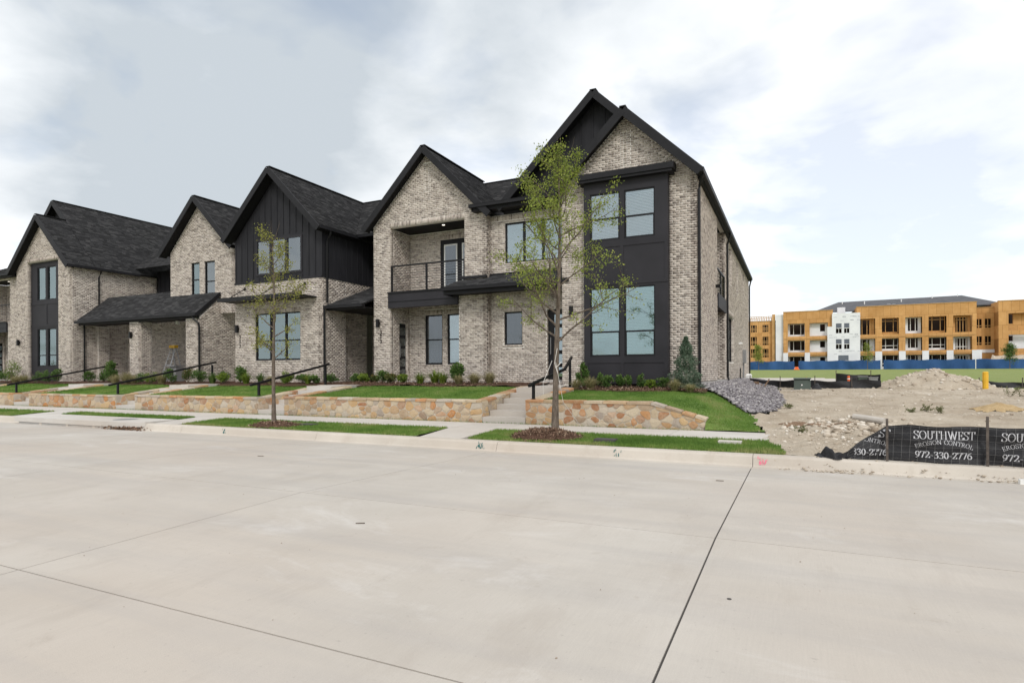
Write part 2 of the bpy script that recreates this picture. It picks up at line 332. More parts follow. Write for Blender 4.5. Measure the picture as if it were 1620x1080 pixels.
for j in range(len(YJ)-1):
    for i in range(len(XJ)-1):
        x0, x1, y0, y1 = XJ[i], XJ[i+1], YJ[j], YJ[j+1]
        gx0 = .007 if abs(x0+.6) < .1 else .0055; gx1 = .007 if abs(x1+.6) < .1 else .0055
        g0 = .006 if y0 < 3 else .0045; g1 = .006 if y1 < 3 else .0045
        b = MB(); a = [(x0+gx0, y0+g0), (x1-gx1, y0+g0), (x1-gx1, y1-g1), (x0+gx0, y1-g1)]
        b.prism([(x, y, roadz(y)-.15) for x, y in a], (0, 0, .15)); b.build('slab', 'road_concrete', road)
b = MB()
for j in range(len(YJ)-1): b.prism([(XJ[0], YJ[j], roadz(YJ[j])-.2), (XJ[-1], YJ[j], roadz(YJ[j])-.2), (XJ[-1], YJ[j+1], roadz(YJ[j+1])-.2), (XJ[0], YJ[j+1], roadz(YJ[j+1])-.2)], (0, 0, .19))
b.build('joint_sealant', 'joint_seal', road)
kerb = empty('kerb', (0, 10.3, 0), kind='structure'); kerb['label'] = 'cast concrete kerb and gutter along the street'
prf = [(GUT, 0.0), (10.30, -.03), (10.33, -.005), (10.375, .115), (10.405, .142), (10.44, .15), (10.55, .155), (10.55, -.2), (GUT, -.2)]
for i in range(len(XJ)-1):
    b = MB(); b.prism([(XJ[i]+.004, y, z) for y, z in prf], (4.66-.008, 0, 0)); b.build('kerb_section', 'kerb_concrete', kerb)
b = MB(); b.box(XJ[0], 9.93, -.25, XJ[-1], 10.50, -.06); b.build('kerb_base', 'joint_seal', kerb)
# pavement panels
walk = empty('pavement', (0, 12.7, 0), kind='structure'); walk['label'] = 'pale concrete pavement of square panels'
x = -.42; sw = [(-.42, -2.3), (-2.3, -4.17), (-4.17, -6.1), (-6.1, -7.3)]; q = -7.3
while q > -56: sw.append((q, q-1.85)); q -= 1.85
for a_, b_ in sw:
    b = MB(); b.box(b_+.006, 11.95, .07, a_-.006, 13.46, .222); b.build('panel', 'walk_concrete', walk)
b = MB(); b.box(-56, 11.97, .0, -.5, 13.44, .205); b.build('panel_base', 'joint_seal', walk)
for x0, x1 in ((-7.32, -6.08), (-16.1, -14.9), (-23.4, -22.0), (-30.4, -29.2)):      # lead walks to the kerb
    b = MB(); b.prism([(x0+.12, 10.552, .0), (x1-.12, 10.552, .0), (x1, 11.946, .0), (x0, 11.946, .0)], (0, 0, .155))
    for k in (2, 3, 6, 7): pass
    vs = b.v; b.v = [(X, Y, (.157 if Y < 11 else .222) if Z > .1 else Z) for X, Y, Z in vs]; b.build('lead_walk', 'walk_concrete', walk)

# ------------------------------------------------------------------ yards
def yz(y): return interp(y, [(13.6, .74), (14.0, .76), (18.2, 1.12), (24, 1.14)])
def righty(x, y):       # terrain of the right-hand lot
    a = interp(y, [(10.4, .14), (12, .20), (13.6, .25), (16, .47), (20, .64), (27, .80), (32, .90), (60, 1.20)])
    fr = interp(x, [(-2.95, .76), (-1.75, .43), (-1.0, .25)])
    h = interp(y, [(10.4, .14), (12, .2), (13.5, .24), (13.62, fr), (15.6, fr+(1.0-fr)*.62), (18, 1.02), (40, 1.06)])
    t_ = min(1, max(0, (x+2.2)/1.6)); t_ = t_*t_*(3-2*t_); return h*(1-t_)+a*t_
RG_EDGE = [(13.5, -.62), (14.8, -.80), (15.6, -.95), (18.0, -2.5)]     # lawn / gravel line
WALLS = [(-6.1, -1.75), (-14.35, -7.35), (-21.75, -15.5), (-28.75, -22.9), (-36.5, -29.95)]
grid('lawn', ar(-6.05, -.55, .1), [13.465, 13.50, 13.56, 13.62]+list(ar(13.7, 18.3, .1)), lambda x, y: righty(x, y)+.012*fbm(x, y, 2), 'lawn', lambda x, y: x < interp(y, RG_EDGE)+.05 and (y > 13.62 or x > -1.76))
for x0, x1 in WALLS[1:]:
    grid('lawn', ar(x0+.1, x1-.1, .25), ar(13.7, 17.4, .2), lambda x, y: yz(y)+.012*fbm(x, y, 2), 'lawn')
def bed(x0, x1, yf, name='mulch_bed', zf=None):
    zf = zf or (lambda x, y: yz(y))
    return grid(name, ar(x0, x1, .09), ar(16.0, 20.9, .09), lambda x, y: zf(x, y)+.03+.03*fbm(x, y, 3), 'mulch', lambda x, y: y > yf+.18*math.sin(x*1.9)+.1*fbm(x, y, 1.5))
bed(-6.0, -2.15, 16.55, zf=lambda x, y: righty(x, y))
bed(-17.2, -7.5, 17.3); bed(-25, -15.0, 16.9); bed(-33, -22.6, 17.0); bed(-44, -30, 17.1)
def blades(name, n, xr, yr, zf, keep, h, mat, wd=.006, label=None, tip=.5):
    P = []
    while len(P) < n:
        x = random.uniform(*xr); y = random.uniform(*yr)
        if keep is None or keep(x, y): P.append((x, y, zf(x, y)))
    P = np.array(P); hh = h*(.55+.9*rng.random(n)); an = rng.random(n)*2*np.pi; le = hh*tip*rng.random(n); a2 = rng.random(n)*2*np.pi
    d = np.stack([np.cos(an), np.sin(an), 0*an], 1)*wd*(.6+.8*rng.random(n))[:, None]
    tp = P+np.stack([np.cos(a2)*le, np.sin(a2)*le, hh], 1); V = np.concatenate([P-d, P+d, tp]); i = np.arange(n)
    clump = np.array([fbm(p[0], p[1], .9, 3, 4.)+.5*fbm(p[0], p[1], 3.1, 2, 9.) for p in P]); tint = np.clip(.46+.55*clump+.35*(rng.random(n)-.5)+(np.exp(-(P[:, 1]-10.55)/.12)*.5+np.exp(-(11.95-P[:, 1])/.10)*.35 if yr[1] < 12 else 0), 0, 1)
    o = link(name, mesh_np(name, V, np.stack([i, i+n, i+2*n], 1), tint, mat)); tag(o, label, 'grass', kind='stuff'); return o
# planting strip by the kerb
def sz(x, y): return interp(y, [(10.5, .15), (11.0, .175), (11.95, .215)])
def s1(x, y): return -6.15+.9*(y-10.5)*.0-(.0) < x < (-.12 if y < 11.4 else -.12-.35*(y-11.4)) and not (x < -5.75 and y < 10.56)
STRIPS = [((-6.05, -.12), lambda x, y: x < -.12-.30*max(0, y-10.9)+.05*math.sin(y*9)), ((-14.9, -7.35), lambda x, y: x < -7.4+.1*(y-10.5) and x > -14.9-.1*(y-10.5)),
          ((-22.0, -16.15), lambda x, y: y > 11.32), ((-29.2, -23.5), lambda x, y: True)]
for (x0, x1), kp in STRIPS:
    grid('grass_strip', ar(x0, x1, .08), ar(10.552, 11.946, .07), lambda x, y: sz(x, y)+.012*fbm(x, y, 3), 'strip_lawn', kp)
near = lambda x, y: math.hypot(x+4.62, (y-11.25)*1.35) > .78 and math.hypot(x+12.0, (y-11.2)*1.3) > .8
for i, ((x0, x1), kp) in enumerate(STRIPS):
    blades('grass', [26000, 20000, 6000, 4000][i], (x0, x1), (10.56, 11.94), sz, lambda x, y, kp=kp: kp(x, y) and near(x, y), [.045, .045, .05, .05][i], 'grass_blade', [.006, .008, .012, .014][i],
           ['turf on the kerb strip before the right-hand house', 'turf on the kerb strip before the balcony house', 'turf strip behind the storm drain', 'turf on the kerb strip at far left'][i])
blades('grass', 30000, (-6.0, -.6), (13.47, 17.0), lambda x, y: righty(x, y), lambda x, y: x < interp(y, RG_EDGE) and (y > 13.66 or x > -1.73) and y < (16.75 if x < -2.4 else 18), .035, 'grass_blade', .007, 'mown lawn behind the right-hand stone wall')
for i, (x0, x1) in enumerate(WALLS[1:]):
    blades('grass', [20000, 11000, 8000, 6000][i], (x0+.3, x1-.3), (13.95, 17.2), lambda x, y: yz(y), None, .035, 'grass_blade', [.010, .014, .018, .02][i],
           ['mown lawn before the balcony house', 'mown lawn before the board and batten gable', 'mown lawn before the long porch', 'mown lawn at far left'][i])
blades('grass', 5000, (-30, -1.7), (13.47, 13.6), lambda x, y: .17, None, .07, 'grass_blade', .009, 'ragged grass along the foot of the stone walls')

# ------------------------------------------------------------------ stones
def clip(poly, n, d):      # keep points with n.p <= d
    o = []
    for i in range(len(poly)):
        a, b = poly[i], poly[(i+1) % len(poly)]; sa = n[0]*a[0]+n[1]*a[1]-d; sb = n[0]*b[0]+n[1]*b[1]-d
        if sa <= 0: o.append(a)
        if sa*sb < 0: t_ = sa/(sa-sb); o.append((a[0]+(b[0]-a[0])*t_, a[1]+(b[1]-a[1])*t_))
    return o
def stone_face(par, outline, size, P3, name='stone'):
    """Voronoi stones over a convex outline (a,z); P3(a,d,z) -> world"""
    xs = [p[0] for p in outline]; zs = [p[1] for p in outline]; pts = []; tries = 0
    area = (max(xs)-min(xs))*(max(zs)-min(zs)); want = max(3, int(area/(size*size*.62)))
    while len(pts) < want and tries < 4000:
        tries += 1; p = (random.uniform(min(xs), max(xs)), random.uniform(min(zs), max(zs)))
        if inpoly(p[0], p[1], outline) and all(math.hypot(p[0]-q[0], (p[1]-q[1])*1.5) > size*random.choice((.35, .6, .85, 1.15)) for q in pts): pts.append(p)
    org = origin(par)
    def cell(p, gap):
        poly = list(outline)
        for q in pts:
            if q is p: continue
            dx, dz = q[0]-p[0], q[1]-p[1]; ln = math.hypot(dx, dz)
            if ln > 1.6 or ln < 1e-6: continue
            dx /= ln; dz *= 1.5/ln; nn = math.hypot(dx, dz); dx /= nn; dz /= nn; poly = clip(poly, (dx, dz), dx*(p[0]+q[0])/2+dz*(p[1]+q[1])/2-gap)
            if len(poly) < 3: break
        return poly
    np_ = []
    for p in pts:
        c_ = cell(p, 0)
        np_.append(((p[0]*.45+.55*sum(a for a, _ in c_)/len(c_)), p[1]*.45+.55*sum(b for _, b in c_)/len(c_)) if len(c_) > 2 else p)
    pts = np_
    for p in pts:
        poly = cell(p, random.uniform(.004, .012))
        if len(poly) < 3: continue
        # rough edges
        rp = []
        for i in range(len(poly)):
            a, b = poly[i], poly[(i+1) % len(poly)]; ln = math.hypot(a[0]-b[0], a[1]-b[1])
            if ln < .025: rp.append(((a[0]+b[0])/2, (a[1]+b[1])/2)); continue
            f_ = min(.32, .035/ln*random.uniform(.7, 1.4)); j_ = lambda: random.uniform(-.004, .004)
            rp += [(a[0]+(b[0]-a[0])*f_+j_(), a[1]+(b[1]-a[1])*f_+j_()), (b[0]+(a[0]-b[0])*f_+j_(), b[1]+(a[1]-b[1])*f_+j_())]
        cx = sum(a for a, _ in rp)/len(rp); cz = sum(b for _, b in rp)/len(rp); pr = random.uniform(.006, .02); n = len(rp); V = []
        for k, (a, b) in enumerate(rp): V.append(P3(cx+(a-cx)*.985, -.01, cz+(b-cz)*.985))
        for k, (a, b) in enumerate(rp): q = random.uniform(.95, .985); V.append(P3(cx+(a-cx)*q, pr*random.uniform(.6, .95), cz+(b-cz)*q))
        for k, (a, b) in enumerate(rp): q = random.uniform(.4, .55); V.append(P3(cx+(a-cx)*q, pr*random.uniform(.9, 1.25), cz+(b-cz)*q))
        V.append(P3(cx, pr*1.1, cz)); F = []
        for k in range(n):
            k2 = (k+1) % n; F += [(k, k2, n+k2, n+k), (n+k, n+k2, 2*n+k2, 2*n+k), (2*n+k, 2*n+k2, 3*n)]
        c0 = Vector(P3(cx, 0, cz)); me = bpy.data.meshes.new(name); me.from_pydata([tuple(Vector(v)-c0) for v in V], [], F); me.materials.append(MATS['stone'])
        me.update(); link(name, me, par, c0-org)
def caps(par, path, wd):     # flat rough stones along the top; path [(x,y,z),...]
    org = origin(par)
    for p, q in zip(path, path[1:]):
        p = Vector(p); q = Vector(q); ln = (q-p).length; d = (q-p)/ln; sd = d.cross(Vector((0, 0, 1))).normalized(); upv = sd.cross(d); a = 0
        while a < ln-.02:
            l = min(random.uniform(.28, .6), ln-a); l = ln-a if ln-a-l < .15 else l; c = p+d*(a+l/2); hl = l/2-.006; hw = wd/2
            V = []
            for zz, g in ((-.03, 1), (.022, 1), (.04, .9)):
                for sa, sb in ((-1, -1), (1, -1), (1, 1), (-1, 1)): V.append(d*sa*hl*g+sd*sb*(hw+random.uniform(-.012, .012))*g+upv*(zz+random.uniform(-.006, .006)))
            F = [(0, 3, 2, 1), (8, 9, 10, 11)]+[(r*4+i, r*4+(i+1) % 4, r*4+4+(i+1) % 4, r*4+4+i) for r in (0, 1) for i in range(4)]
            me = bpy.data.meshes.new('cap_stone'); me.from_pydata([tuple(v) for v in V], [], F); me.materials.append(MATS['stone']); me.update(); link('cap_stone', me, par, c-org); a += l
WL = ['tan rubble stone retaining wall with its right end sloping down, before the right-hand house', 'long rubble stone retaining wall before the balcony house, left of the near steps',
      'rubble stone retaining wall before the board and batten gable', 'rubble stone retaining wall before the long porch', 'rubble stone retaining wall at the far left edge']
ZT = [.79, .76, .72, .70, .70]
for i, (x0, x1) in enumerate(WALLS):
    zt = ZT[i]; wr = empty('retaining_wall', ((x0+x1)/2, 13.75, .15), WL[i], 'stone wall', 'stone retaining walls along the pavement')
    YF = 13.62; size = [.24, .26, .29, .33, .36][i]
    if i == 0: ol = [(x0, .16), (x1, .16), (x1, .45), (-2.95, zt), (x0, zt)]
    else: ol = [(x0, .16), (x1, .16), (x1, zt), (x0, zt)]
    b = MB(); b.prism([(a, YF, z-.01) for a, z in ol], (0, .32, 0))
    # returns along the steps
    if i > 0: b.prism([(x1-.30, YF+.325, .1), (x1-.30, YF+.325, zt-.01), (x1-.30, 16.75, 1.05), (x1-.30, 16.75, .1)], (.297, 0, 0))
    b.prism([(x0+.003, YF+.325, .1), (x0+.003, YF+.325, zt-.01), (x0+.003, 16.4, 1.02), (x0+.003, 16.4, .1)], (.297, 0, 0))
    b.build('mortar_core', 'stone_mortar', wr)
    for s0 in ([(x0, x1)] if i == 0 else [(x0, x1)]):
        stone_face(wr, ol, size, lambda a, d, z: (a, YF-d, z))
    if i == 0: caps(wr, [(x0, YF+.15, zt), (-2.95, YF+.15, zt), (x1+.02, YF+.15, .45)], .36)
    else:
        caps(wr, [(x0, YF+.15, zt), (x1, YF+.15, zt)], .36)
        stone_face(wr, [(YF+.02, .16), (16.75, .16), (16.75, 1.04), (YF+.34, zt), (YF+.02, zt)], size*.95, lambda a, d, z, x1=x1: (x1+d-.004, a, z))
        caps(wr, [(x1-.15, YF+.33, zt+.005), (x1-.15, 16.75, 1.055)], .33)
    caps(wr, [(x0+.15, YF+.33, zt+.005), (x0+.15, 16.4, 1.03)], .33)
# steps and walks
ST = [(-7.34, -6.11), (-15.49, -14.36), (-22.88, -21.76), (-29.93, -28.77)]
SLB = ['six pale concrete steps between stone walls leading to the right-hand house', 'concrete steps before the balcony house, left of its long stone wall', 'concrete steps rising left of the board and batten house wall', 'concrete steps at far left beside the leftmost stone wall']
for i, (x0, x1) in enumerate(ST):
    sr = empty('front_steps', ((x0+x1)/2, 13.6, .2), SLB[i], 'steps', 'concrete steps up from the pavement')
    for k in range(6):
        b = MB(); y0 = 13.62+.42*k; z1 = .22+.142*(k+1)
        b.box(x0+.004, y0, .1, x1-.004, y0+.418 if k < 5 else 16.2, z1); o = b.build('step', 'walk_concrete', sr)
    p = MB(); xe = (-7.9, -6.95) if i == 0 else (x0-.4, x1-.2)
    p.prism([(x0+.02, 16.2, .9), (x1-.02, 16.2, .9), (xe[1], 19.2, .9), (xe[0], 19.2, .9)], (0, 0, .185))
    o = p.build('path', 'walk_concrete'); tag(o, kind='structure')

# ------------------------------------------------------------------ brick walls
BL, BH, JT = .198, .058, .0135
PITCH = BH+JT
class House:
    def __init__(s, x, label):
        s.root = empty('townhouse', (x, 18.4, 1.05), label, 'house', 'row of attached brick townhouses'); s.br = []
    def bricks(s, single=0):
        org = origin(s.root)
        items = s.br; idx = list(range(len(items)))
        solo = set()
        if single:
            cand = [i for i in idx if items[i][6] and items[i][3] > .06]; cand.sort(key=lambda i: (items[i][0]-Vector((0, 0, 1.5))).length); solo = set(cand[:single])
            cache = {}
            for i in solo:
                P, u, n, l, h, pr, _, tn = items[i]; key = (round(l, 3), round(h, 3), round(tn*12), round(u[0], 2), round(pr, 3))
                if key not in cache:
                    V = np.array([tuple(u*a+n*d+Vector((0, 0, c))) for a, d, c in ((0, 0, 0), (l, 0, 0), (l, 0, h), (0, 0, h), (0, pr, 0), (l, pr, 0), (l, pr, h), (0, pr, h))])
                    cache[key] = mesh_np('brick', V, [(4,5,6,7),(0,1,5,4),(1,2,6,5),(2,3,7,6),(3,0,4,7)], [round(tn*12)/12]*5, 'brick')
                link('brick', cache[key], s.root, P-org)
        rest = [items[i] for i in idx if i not in solo]; n_ = len(rest)
        if not n_: return
        P = np.array([tuple(r[0]-org) for r in rest]); U = np.array([tuple(r[1]) for r in rest]); Nn = np.array([tuple(r[2]) for r in rest])
        l = np.array([r[3] for r in rest])[:, None]; h = np.array([r[4] for r in rest])[:, None]; pr = np.array([r[5] for r in rest])[:, None]; Z = np.array([[0, 0, 1.]])
        V = np.stack([P, P+U*l, P+U*l+Z*h, P+Z*h, P+Nn*pr, P+U*l+Nn*pr, P+U*l+Z*h+Nn*pr, P+Z*h+Nn*pr], 1).reshape(-1, 3)
        Fb = np.array([(4,5,6,7),(0,1,5,4),(1,2,6,5),(2,3,7,6),(3,0,4,7)]); F = (Fb[None]+8*np.arange(n_)[:, None, None]).reshape(-1, 4)
        o = link('brickwork', mesh_np('brickwork', V, F, np.repeat([r[7] for r in rest], 5), 'brick'), s.root); o['kind'] = 'stuff'
def btint():
    r = random.random()
    return random.uniform(.03, .18) if r < .11 else random.uniform(.18, .5) if r < .45 else random.uniform(.5, .85) if r < .88 else random.uniform(.85, 1)
def brickwall(H, o, u, Ln, z0, top, op=(), heads=(), near=False, th=.2, vent=None, base=None, backing=True, sills=()):
    """o: plan origin, u: unit dir in plan, outward normal to the right of u; top: z or [(a,z)...]; op: openings (a0,a1,z0,z1)"""
    u = (float(u[0]), float(u[1])); n = (u[1], -u[0]); U3 = Vector((*u, 0)); N3 = Vector((*n, 0)); O = Vector((*o, 0))
    tp = top if isinstance(top, list) else [(0, top), (Ln, top)]
    # backing
    b = MB(); cuts = sorted(set([0, Ln]+[a for a, _ in tp]+[q for w_ in op for q in w_[:2]])); cuts = [c for c in cuts if 0 <= c <= Ln]
    P = lambda a, d, z: tuple(O+U3*a+N3*d+Vector((0, 0, z)))
    if backing:
        for a0, a1 in zip(cuts, cuts[1:]):
            if a1-a0 < 1e-4: continue
            zs = [(z0, None)]; am = (a0+a1)/2; segs = []; cur = z0
            for w_ in sorted([w_ for w_ in op if w_[0] < am < w_[1]], key=lambda w_: w_[2]):
                if w_[2] > cur+1e-4: segs.append((cur, w_[2]))
                cur = max(cur, w_[3])
            t0, t1 = interp(a0+1e-6, tp), interp(a1-1e-6, tp)
            for s0, s1_ in segs: b.add([P(a0, 0, s0), P(a1, 0, s0), P(a1, 0, s1_), P(a0, 0, s1_), P(a0, -th, s0), P(a1, -th, s0), P(a1, -th, s1_), P(a0, -th, s1_)], [(0, 1, 2, 3), (5, 4, 7, 6)])
            if min(t0, t1) > cur: b.add([P(a0, 0, cur), P(a1, 0, cur), P(a1, 0, t1), P(a0, 0, t0), P(a0, -th, cur), P(a1, -th, cur), P(a1, -th, t1), P(a0, -th, t0)], [(0, 1, 2, 3), (5, 4, 7, 6), (3, 2, 6, 7)])
        for a0, a1, w0, w1 in op:
            b.add([P(a, d, z) for a, z in ((a0, w0), (a1, w0), (a1, w1), (a0, w1)) for d in (0, -th)], [(0, 1, 3, 2), (2, 3, 5, 4), (4, 5, 7, 6), (6, 7, 1, 0)])
        b.add([P(0, 0, z0), P(0, -th, z0), P(0, -th, tp[0][1]), P(0, 0, tp[0][1]), P(Ln, 0, z0), P(Ln, -th, z0), P(Ln, -th, tp[-1][1]), P(Ln, 0, tp[-1][1])], [(0, 1, 2, 3), (4, 7, 6, 5)])
        b.build('wall', 'mortar', H.root)
    # bricks
    res = list(op)+[(a0-.02, a1+.02, z1, z1+BL) for a0, a1, z1 in heads]+[(a0-.05, a1+.05, z-.075, z) for a0, a1, z in sills]
    if vent: res.append(vent)
    def put(a, z, l, h, pr): H.br.append((O+U3*a+Vector((0, 0, z)), U3, N3, l, h, pr, near, btint()))
    maxz = max(z for _, z in tp); k = 0; z = z0+.006; ss = np.linspace(0, Ln, max(3, int(Ln/.04)))
    tops = np.array([interp(a, tp) for a in ss]); row = int(z0*1000) % 2
    while z+BH < maxz:
        ok = tops > z+BH*.6
        if ok.any():
            a_lo, a_hi = ss[ok][0], ss[ok][-1]; iv = [(a_lo, a_hi)]
            for (r0, r1, q0, q1) in res:
                if q0 < z+BH*.55 and q1 > z+BH*.45:
                    nv = []
                    for s, e_ in iv:
                        if r1 <= s or r0 >= e_: nv.append((s, e_))
                        else:
                            if r0 > s: nv.append((s, r0))
                            if r1 < e_: nv.append((r1, e_))
                    iv = nv
            off = (k % 2)*(BL+JT)/2
            for s, e_ in iv:
                if e_-s < .03: continue
                i = math.floor((s-off)/(BL+JT)); p = off+i*(BL+JT)
                while p < e_:
                    l0 = max(p, s+.002); l1 = min(p+BL, e_-.002)
                    if l1-l0 > .03: put(l0, z+random.uniform(-.0015, .0015), l1-l0, BH, random.uniform(.004, .011))
                    p += BL+JT
        z += PITCH; k += 1
    for a0, a1, q0, q1 in op:          # brick returns inside each opening
        for aa, nn in ((a0, U3), (a1, -U3)):
            if aa < .01 or aa > Ln-.01: continue
            zz = z0+.006+PITCH*max(0, math.ceil((q0-z0-.006)/PITCH))
            while zz+BH < q1: H.br.append((O+U3*aa+N3*(.003-th)+Vector((0, 0, zz)), N3, nn, th-.006, BH, random.uniform(.003, .007), False, btint())); zz += PITCH
    for a0, a1, z1 in heads:
        n_ = max(1, int(round((a1-a0+.04)/PITCH))); st = (a1-a0+.04)/n_
        for i in range(n_): put(a0-.02+i*st+.005, z1+.006, st-.0125, BL-.012, random.uniform(.006, .012))
    for a0, a1, z1 in sills:
        n_ = max(1, int(round((a1-a0+.1)/PITCH))); st = (a1-a0+.1)/n_
        for i in range(n_): put(a0-.05+i*st+.005, z1-.07, st-.0125, .065, random.uniform(.02, .026))
    if vent:
        a0, a1, q0, q1 = vent; st = (a1-a0)/3; zz = q0+.004; i = 0
        while zz+BH < q1:
            for c_ in range(3): put(a0+c_*st+.008, zz, st-.016, BH-.004, .004 if c_ != 1 else (.022 if i % 2 else .002))
            zz += PITCH; i += 1
def window(H, o, u, a0, a1, z0, z1, cols=1, hung=True, blind=0, rec=.06, pane='glass', shade=None, fw=.05, frame='black_trim', room=True, meet=.5):
    u = (float(u[0]), float(u[1])); b = MB(); D0, D1 = -rec-.07, -rec
    b.pbox(o, u, a0, a1, D0, D1, z0, z0+fw); b.pbox(o, u, a0, a1, D0, D1, z1-fw, z1)
    b.pbox(o, u, a0, a0+fw, D0, D1, z0+fw, z1-fw); b.pbox(o, u, a1-fw, a1, D0, D1, z0+fw, z1-fw)
    wc = (a1-a0)/cols
    for c in range(1, cols): b.pbox(o, u, a0+c*wc-fw*.8, a0+c*wc+fw*.8, D0, D1, z0+fw, z1-fw)
    zm = z0+(z1-z0)*meet
    if hung:
        for c in range(cols):
            l = a0+c*wc+(fw if c == 0 else fw*.8); r = a0+(c+1)*wc-(fw if c == cols-1 else fw*.8)
            b.pbox(o, u, l, r, D0+.01, D1-.012, zm-.025, zm+.025); b.pbox(o, u, l, l+.022, D0+.01, D1-.02, z0+fw, zm-.025); b.pbox(o, u, r-.022, r, D0+.01, D1-.02, z0+fw, zm-.025); b.pbox(o, u, l+.022, r-.022, D0+.01, D1-.02, z0+fw, z0+fw+.03)
    wd = b.build('window', frame, H.root)
    for c in range(cols):
        l = a0+c*wc+.02; r = a0+(c+1)*wc-.02
        p = MB(); p.pbox(o, u, l, r, D0+.024, D0+.03, z0+.02, z1-.02); p.build('pane', pane, wd)
        if blind:
            p = MB(); zz = z1-fw-.05; zl = z1-(z1-z0)*blind
            p.pbox(o, u, l+.03, r-.03, D0-.075, D0-.02, z1-fw-.05, z1-fw+.01)
            n_ = (u[1], -u[0])
            while zz > zl:
                A = lambda a, d, z: (o[0]+u[0]*a+n_[0]*d, o[1]+u[1]*a+n_[1]*d, z)
                p.add([A(l+.035, D0-.03, zz-.034), A(r-.035, D0-.03, zz-.034), A(r-.035, D0-.062, zz), A(l+.035, D0-.062, zz)], [(0, 1, 2, 3)]); zz -= .046
            p.pbox(o, u, l+.03, r-.03, D0-.07, D0-.03, zl-.035, zl-.005); p.build('blind', 'blind_white', wd)
        if shade:
            p = MB(); p.pbox(o, u, l+.02, r-.02, D0-.06, D0-.05, z0+.03, z1-.03); p.build('shade', shade, wd)
    if room:
        p = MB(); p.pbox(o, u, a0-.4, a1+.4, -1.7, -1.68, z0-.5, z1+.3); p.build('room_wall', 'interior', wd)
    return wd
def roof_plane(H, par, p0, e, s_, poly, th=.05, tabs=True, tab=(.17, .34), row=.135):
    """p0 eave origin, e along eave, s_ up the slope (unit vectors), poly in (a,b); returns nothing"""
    p0 = Vector(p0); e = Vector(e).normalized(); s_ = Vector(s_).normalized(); n = e.cross(s_).normalized()
    if n.z < 0: n = -n
    b = MB(); b.prism([tuple(p0+e*a+s_*q) for a, q in poly], tuple(-n*th)); b.build('deck', 'shingle_base', par)
    if not tabs: return
    bs = [q for _, q in poly]; z = min(bs); V = []; F = []; T = []; k = 0; org = origin(par)
    while z < max(bs)-.02:
        mid = min(z+.06, max(bs)-.001); xs = []
        for i in range(len(poly)):
            (a, p), (c, q) = poly[i], poly[(i+1) % len(poly)]
            if (p > mid) != (q > mid): xs.append(a+(c-a)*(mid-p)/(q-p))
        xs.sort()
        for s0, s1_ in zip(xs[::2], xs[1::2]):
            a = s0-random.uniform(0, .2)
            while a < s1_:
                l = random.uniform(*tab); x0, x1 = max(a, s0), min(a+l-.004, s1_)
                if x1-x0 > .02:
                    h0 = random.choice((.008, .010, .017, .021)); top = min(z+row+.02, max(bs)); i0 = len(V); lo = z-random.choice((0, 0, .008))
                    V += [p0+e*x0+s_*lo+n*h0, p0+e*x1+s_*lo+n*h0, p0+e*x1+s_*top+n*.003, p0+e*x0+s_*top+n*.003, p0+e*x0+s_*lo, p0+e*x1+s_*lo]
                    F += [(i0, i0+1, i0+2, i0+3), (i0+4, i0+5, i0+1, i0)]; t_ = random.random(); T += [t_, t_*.5]
                a += l
        z += row; k += 1
    V = np.array([tuple(v-org) for v in V]); o = link('shingles', mesh_np('shingles', V, F, T, 'shingle'), par); o['kind'] = 'stuff'
def rake(par, p, q, h=.24, w=.045, name='rake_board'):
    b = MB(); b.beam(p, q, w, h); b.build(name, 'black_trim', par)
def gutter(par, p, q):
    b = MB(); b.beam(p, q, .12, .11); b.beam(Vector(p)+Vector((0, 0, .06)), Vector(q)+Vector((0, 0, .06)), .135, .015); b.build('gutter', 'black_trim', par)
def spout(par, pts, r=.042):
    b = MB(); b.tube(pts, r, 8); b.build('downspout', 'black_metal', par)
def lampfix(par, x, y, z, u=(1, 0)):
    b = MB(); b.pbox((x, y), u, -.055, .055, .06, .17, z, z+.32); o = b.build('wall_lamp', 'black_metal', par)
    b = MB(); b.pbox((x, y), u, -.035, .035, 0, .07, z+.11, z+.22); b.build('bracket', 'black_metal', o)
def roofpart(H, name='roof', p=(0, 0, 0), mat='shingle_base'):     # the ridge cap is the mesh of the roof part, its planes hang from it
    pass
def gable_roof(H, xr, zr, half, slope, y0, y1, rcut=None, right=True, left=True, wallx=None, name='roof'):
    """ridge along Y at (xr, zr), eaves at xr±half, from y0 (front) to y1"""
    b = MB(); b.beam((xr, y0-.005, zr+.012), (xr, y1, zr+.012), .22, .03); rf = b.build(name, 'shingle_base', H.root)
    sl = math.hypot(half, half*slope)
    if right: roof_plane(H, rf, (xr+half, y0, zr-half*slope), (0, 1, 0), (-half, 0, half*slope), [(0, 0), (y1-y0, 0), (y1-y0, sl), (0, sl)])
    if left: roof_plane(H, rf, (xr-half, y0, zr-half*slope), (0, 1, 0), (half, 0, half*slope), [(0, 0), (y1-y0, 0), (y1-y0, sl), (0, sl)])
    for sx, on in ((1, right), (-1, left)):
        if on: hh = rcut if (rcut and sx > 0) else half+.01; rake(rf, (xr+sx*hh, y0-.022, zr-hh*slope-.105), (xr, y0-.022+.002*sx, zr-.105))
    return rf
def battens(H, o, u, a0, a1, step, z0, topf, holes=(), d=.022, mat='dark_siding'):
    a = a0
    while a <= a1+.001:
        z1 = topf(a)
        spans = [(z0, z1)]
        for h0, h1, q0, q1 in holes:
            if h0 < a < h1: spans = [(z0, q0), (q1, z1)]
        for s0, s1_ in spans:
            if s1_-s0 > .06:
                b = MB(); b.pbox(o, u, a-.025, a+.025, 0, d, s0, s1_); b.build('batten', mat, H.root)
        a += step
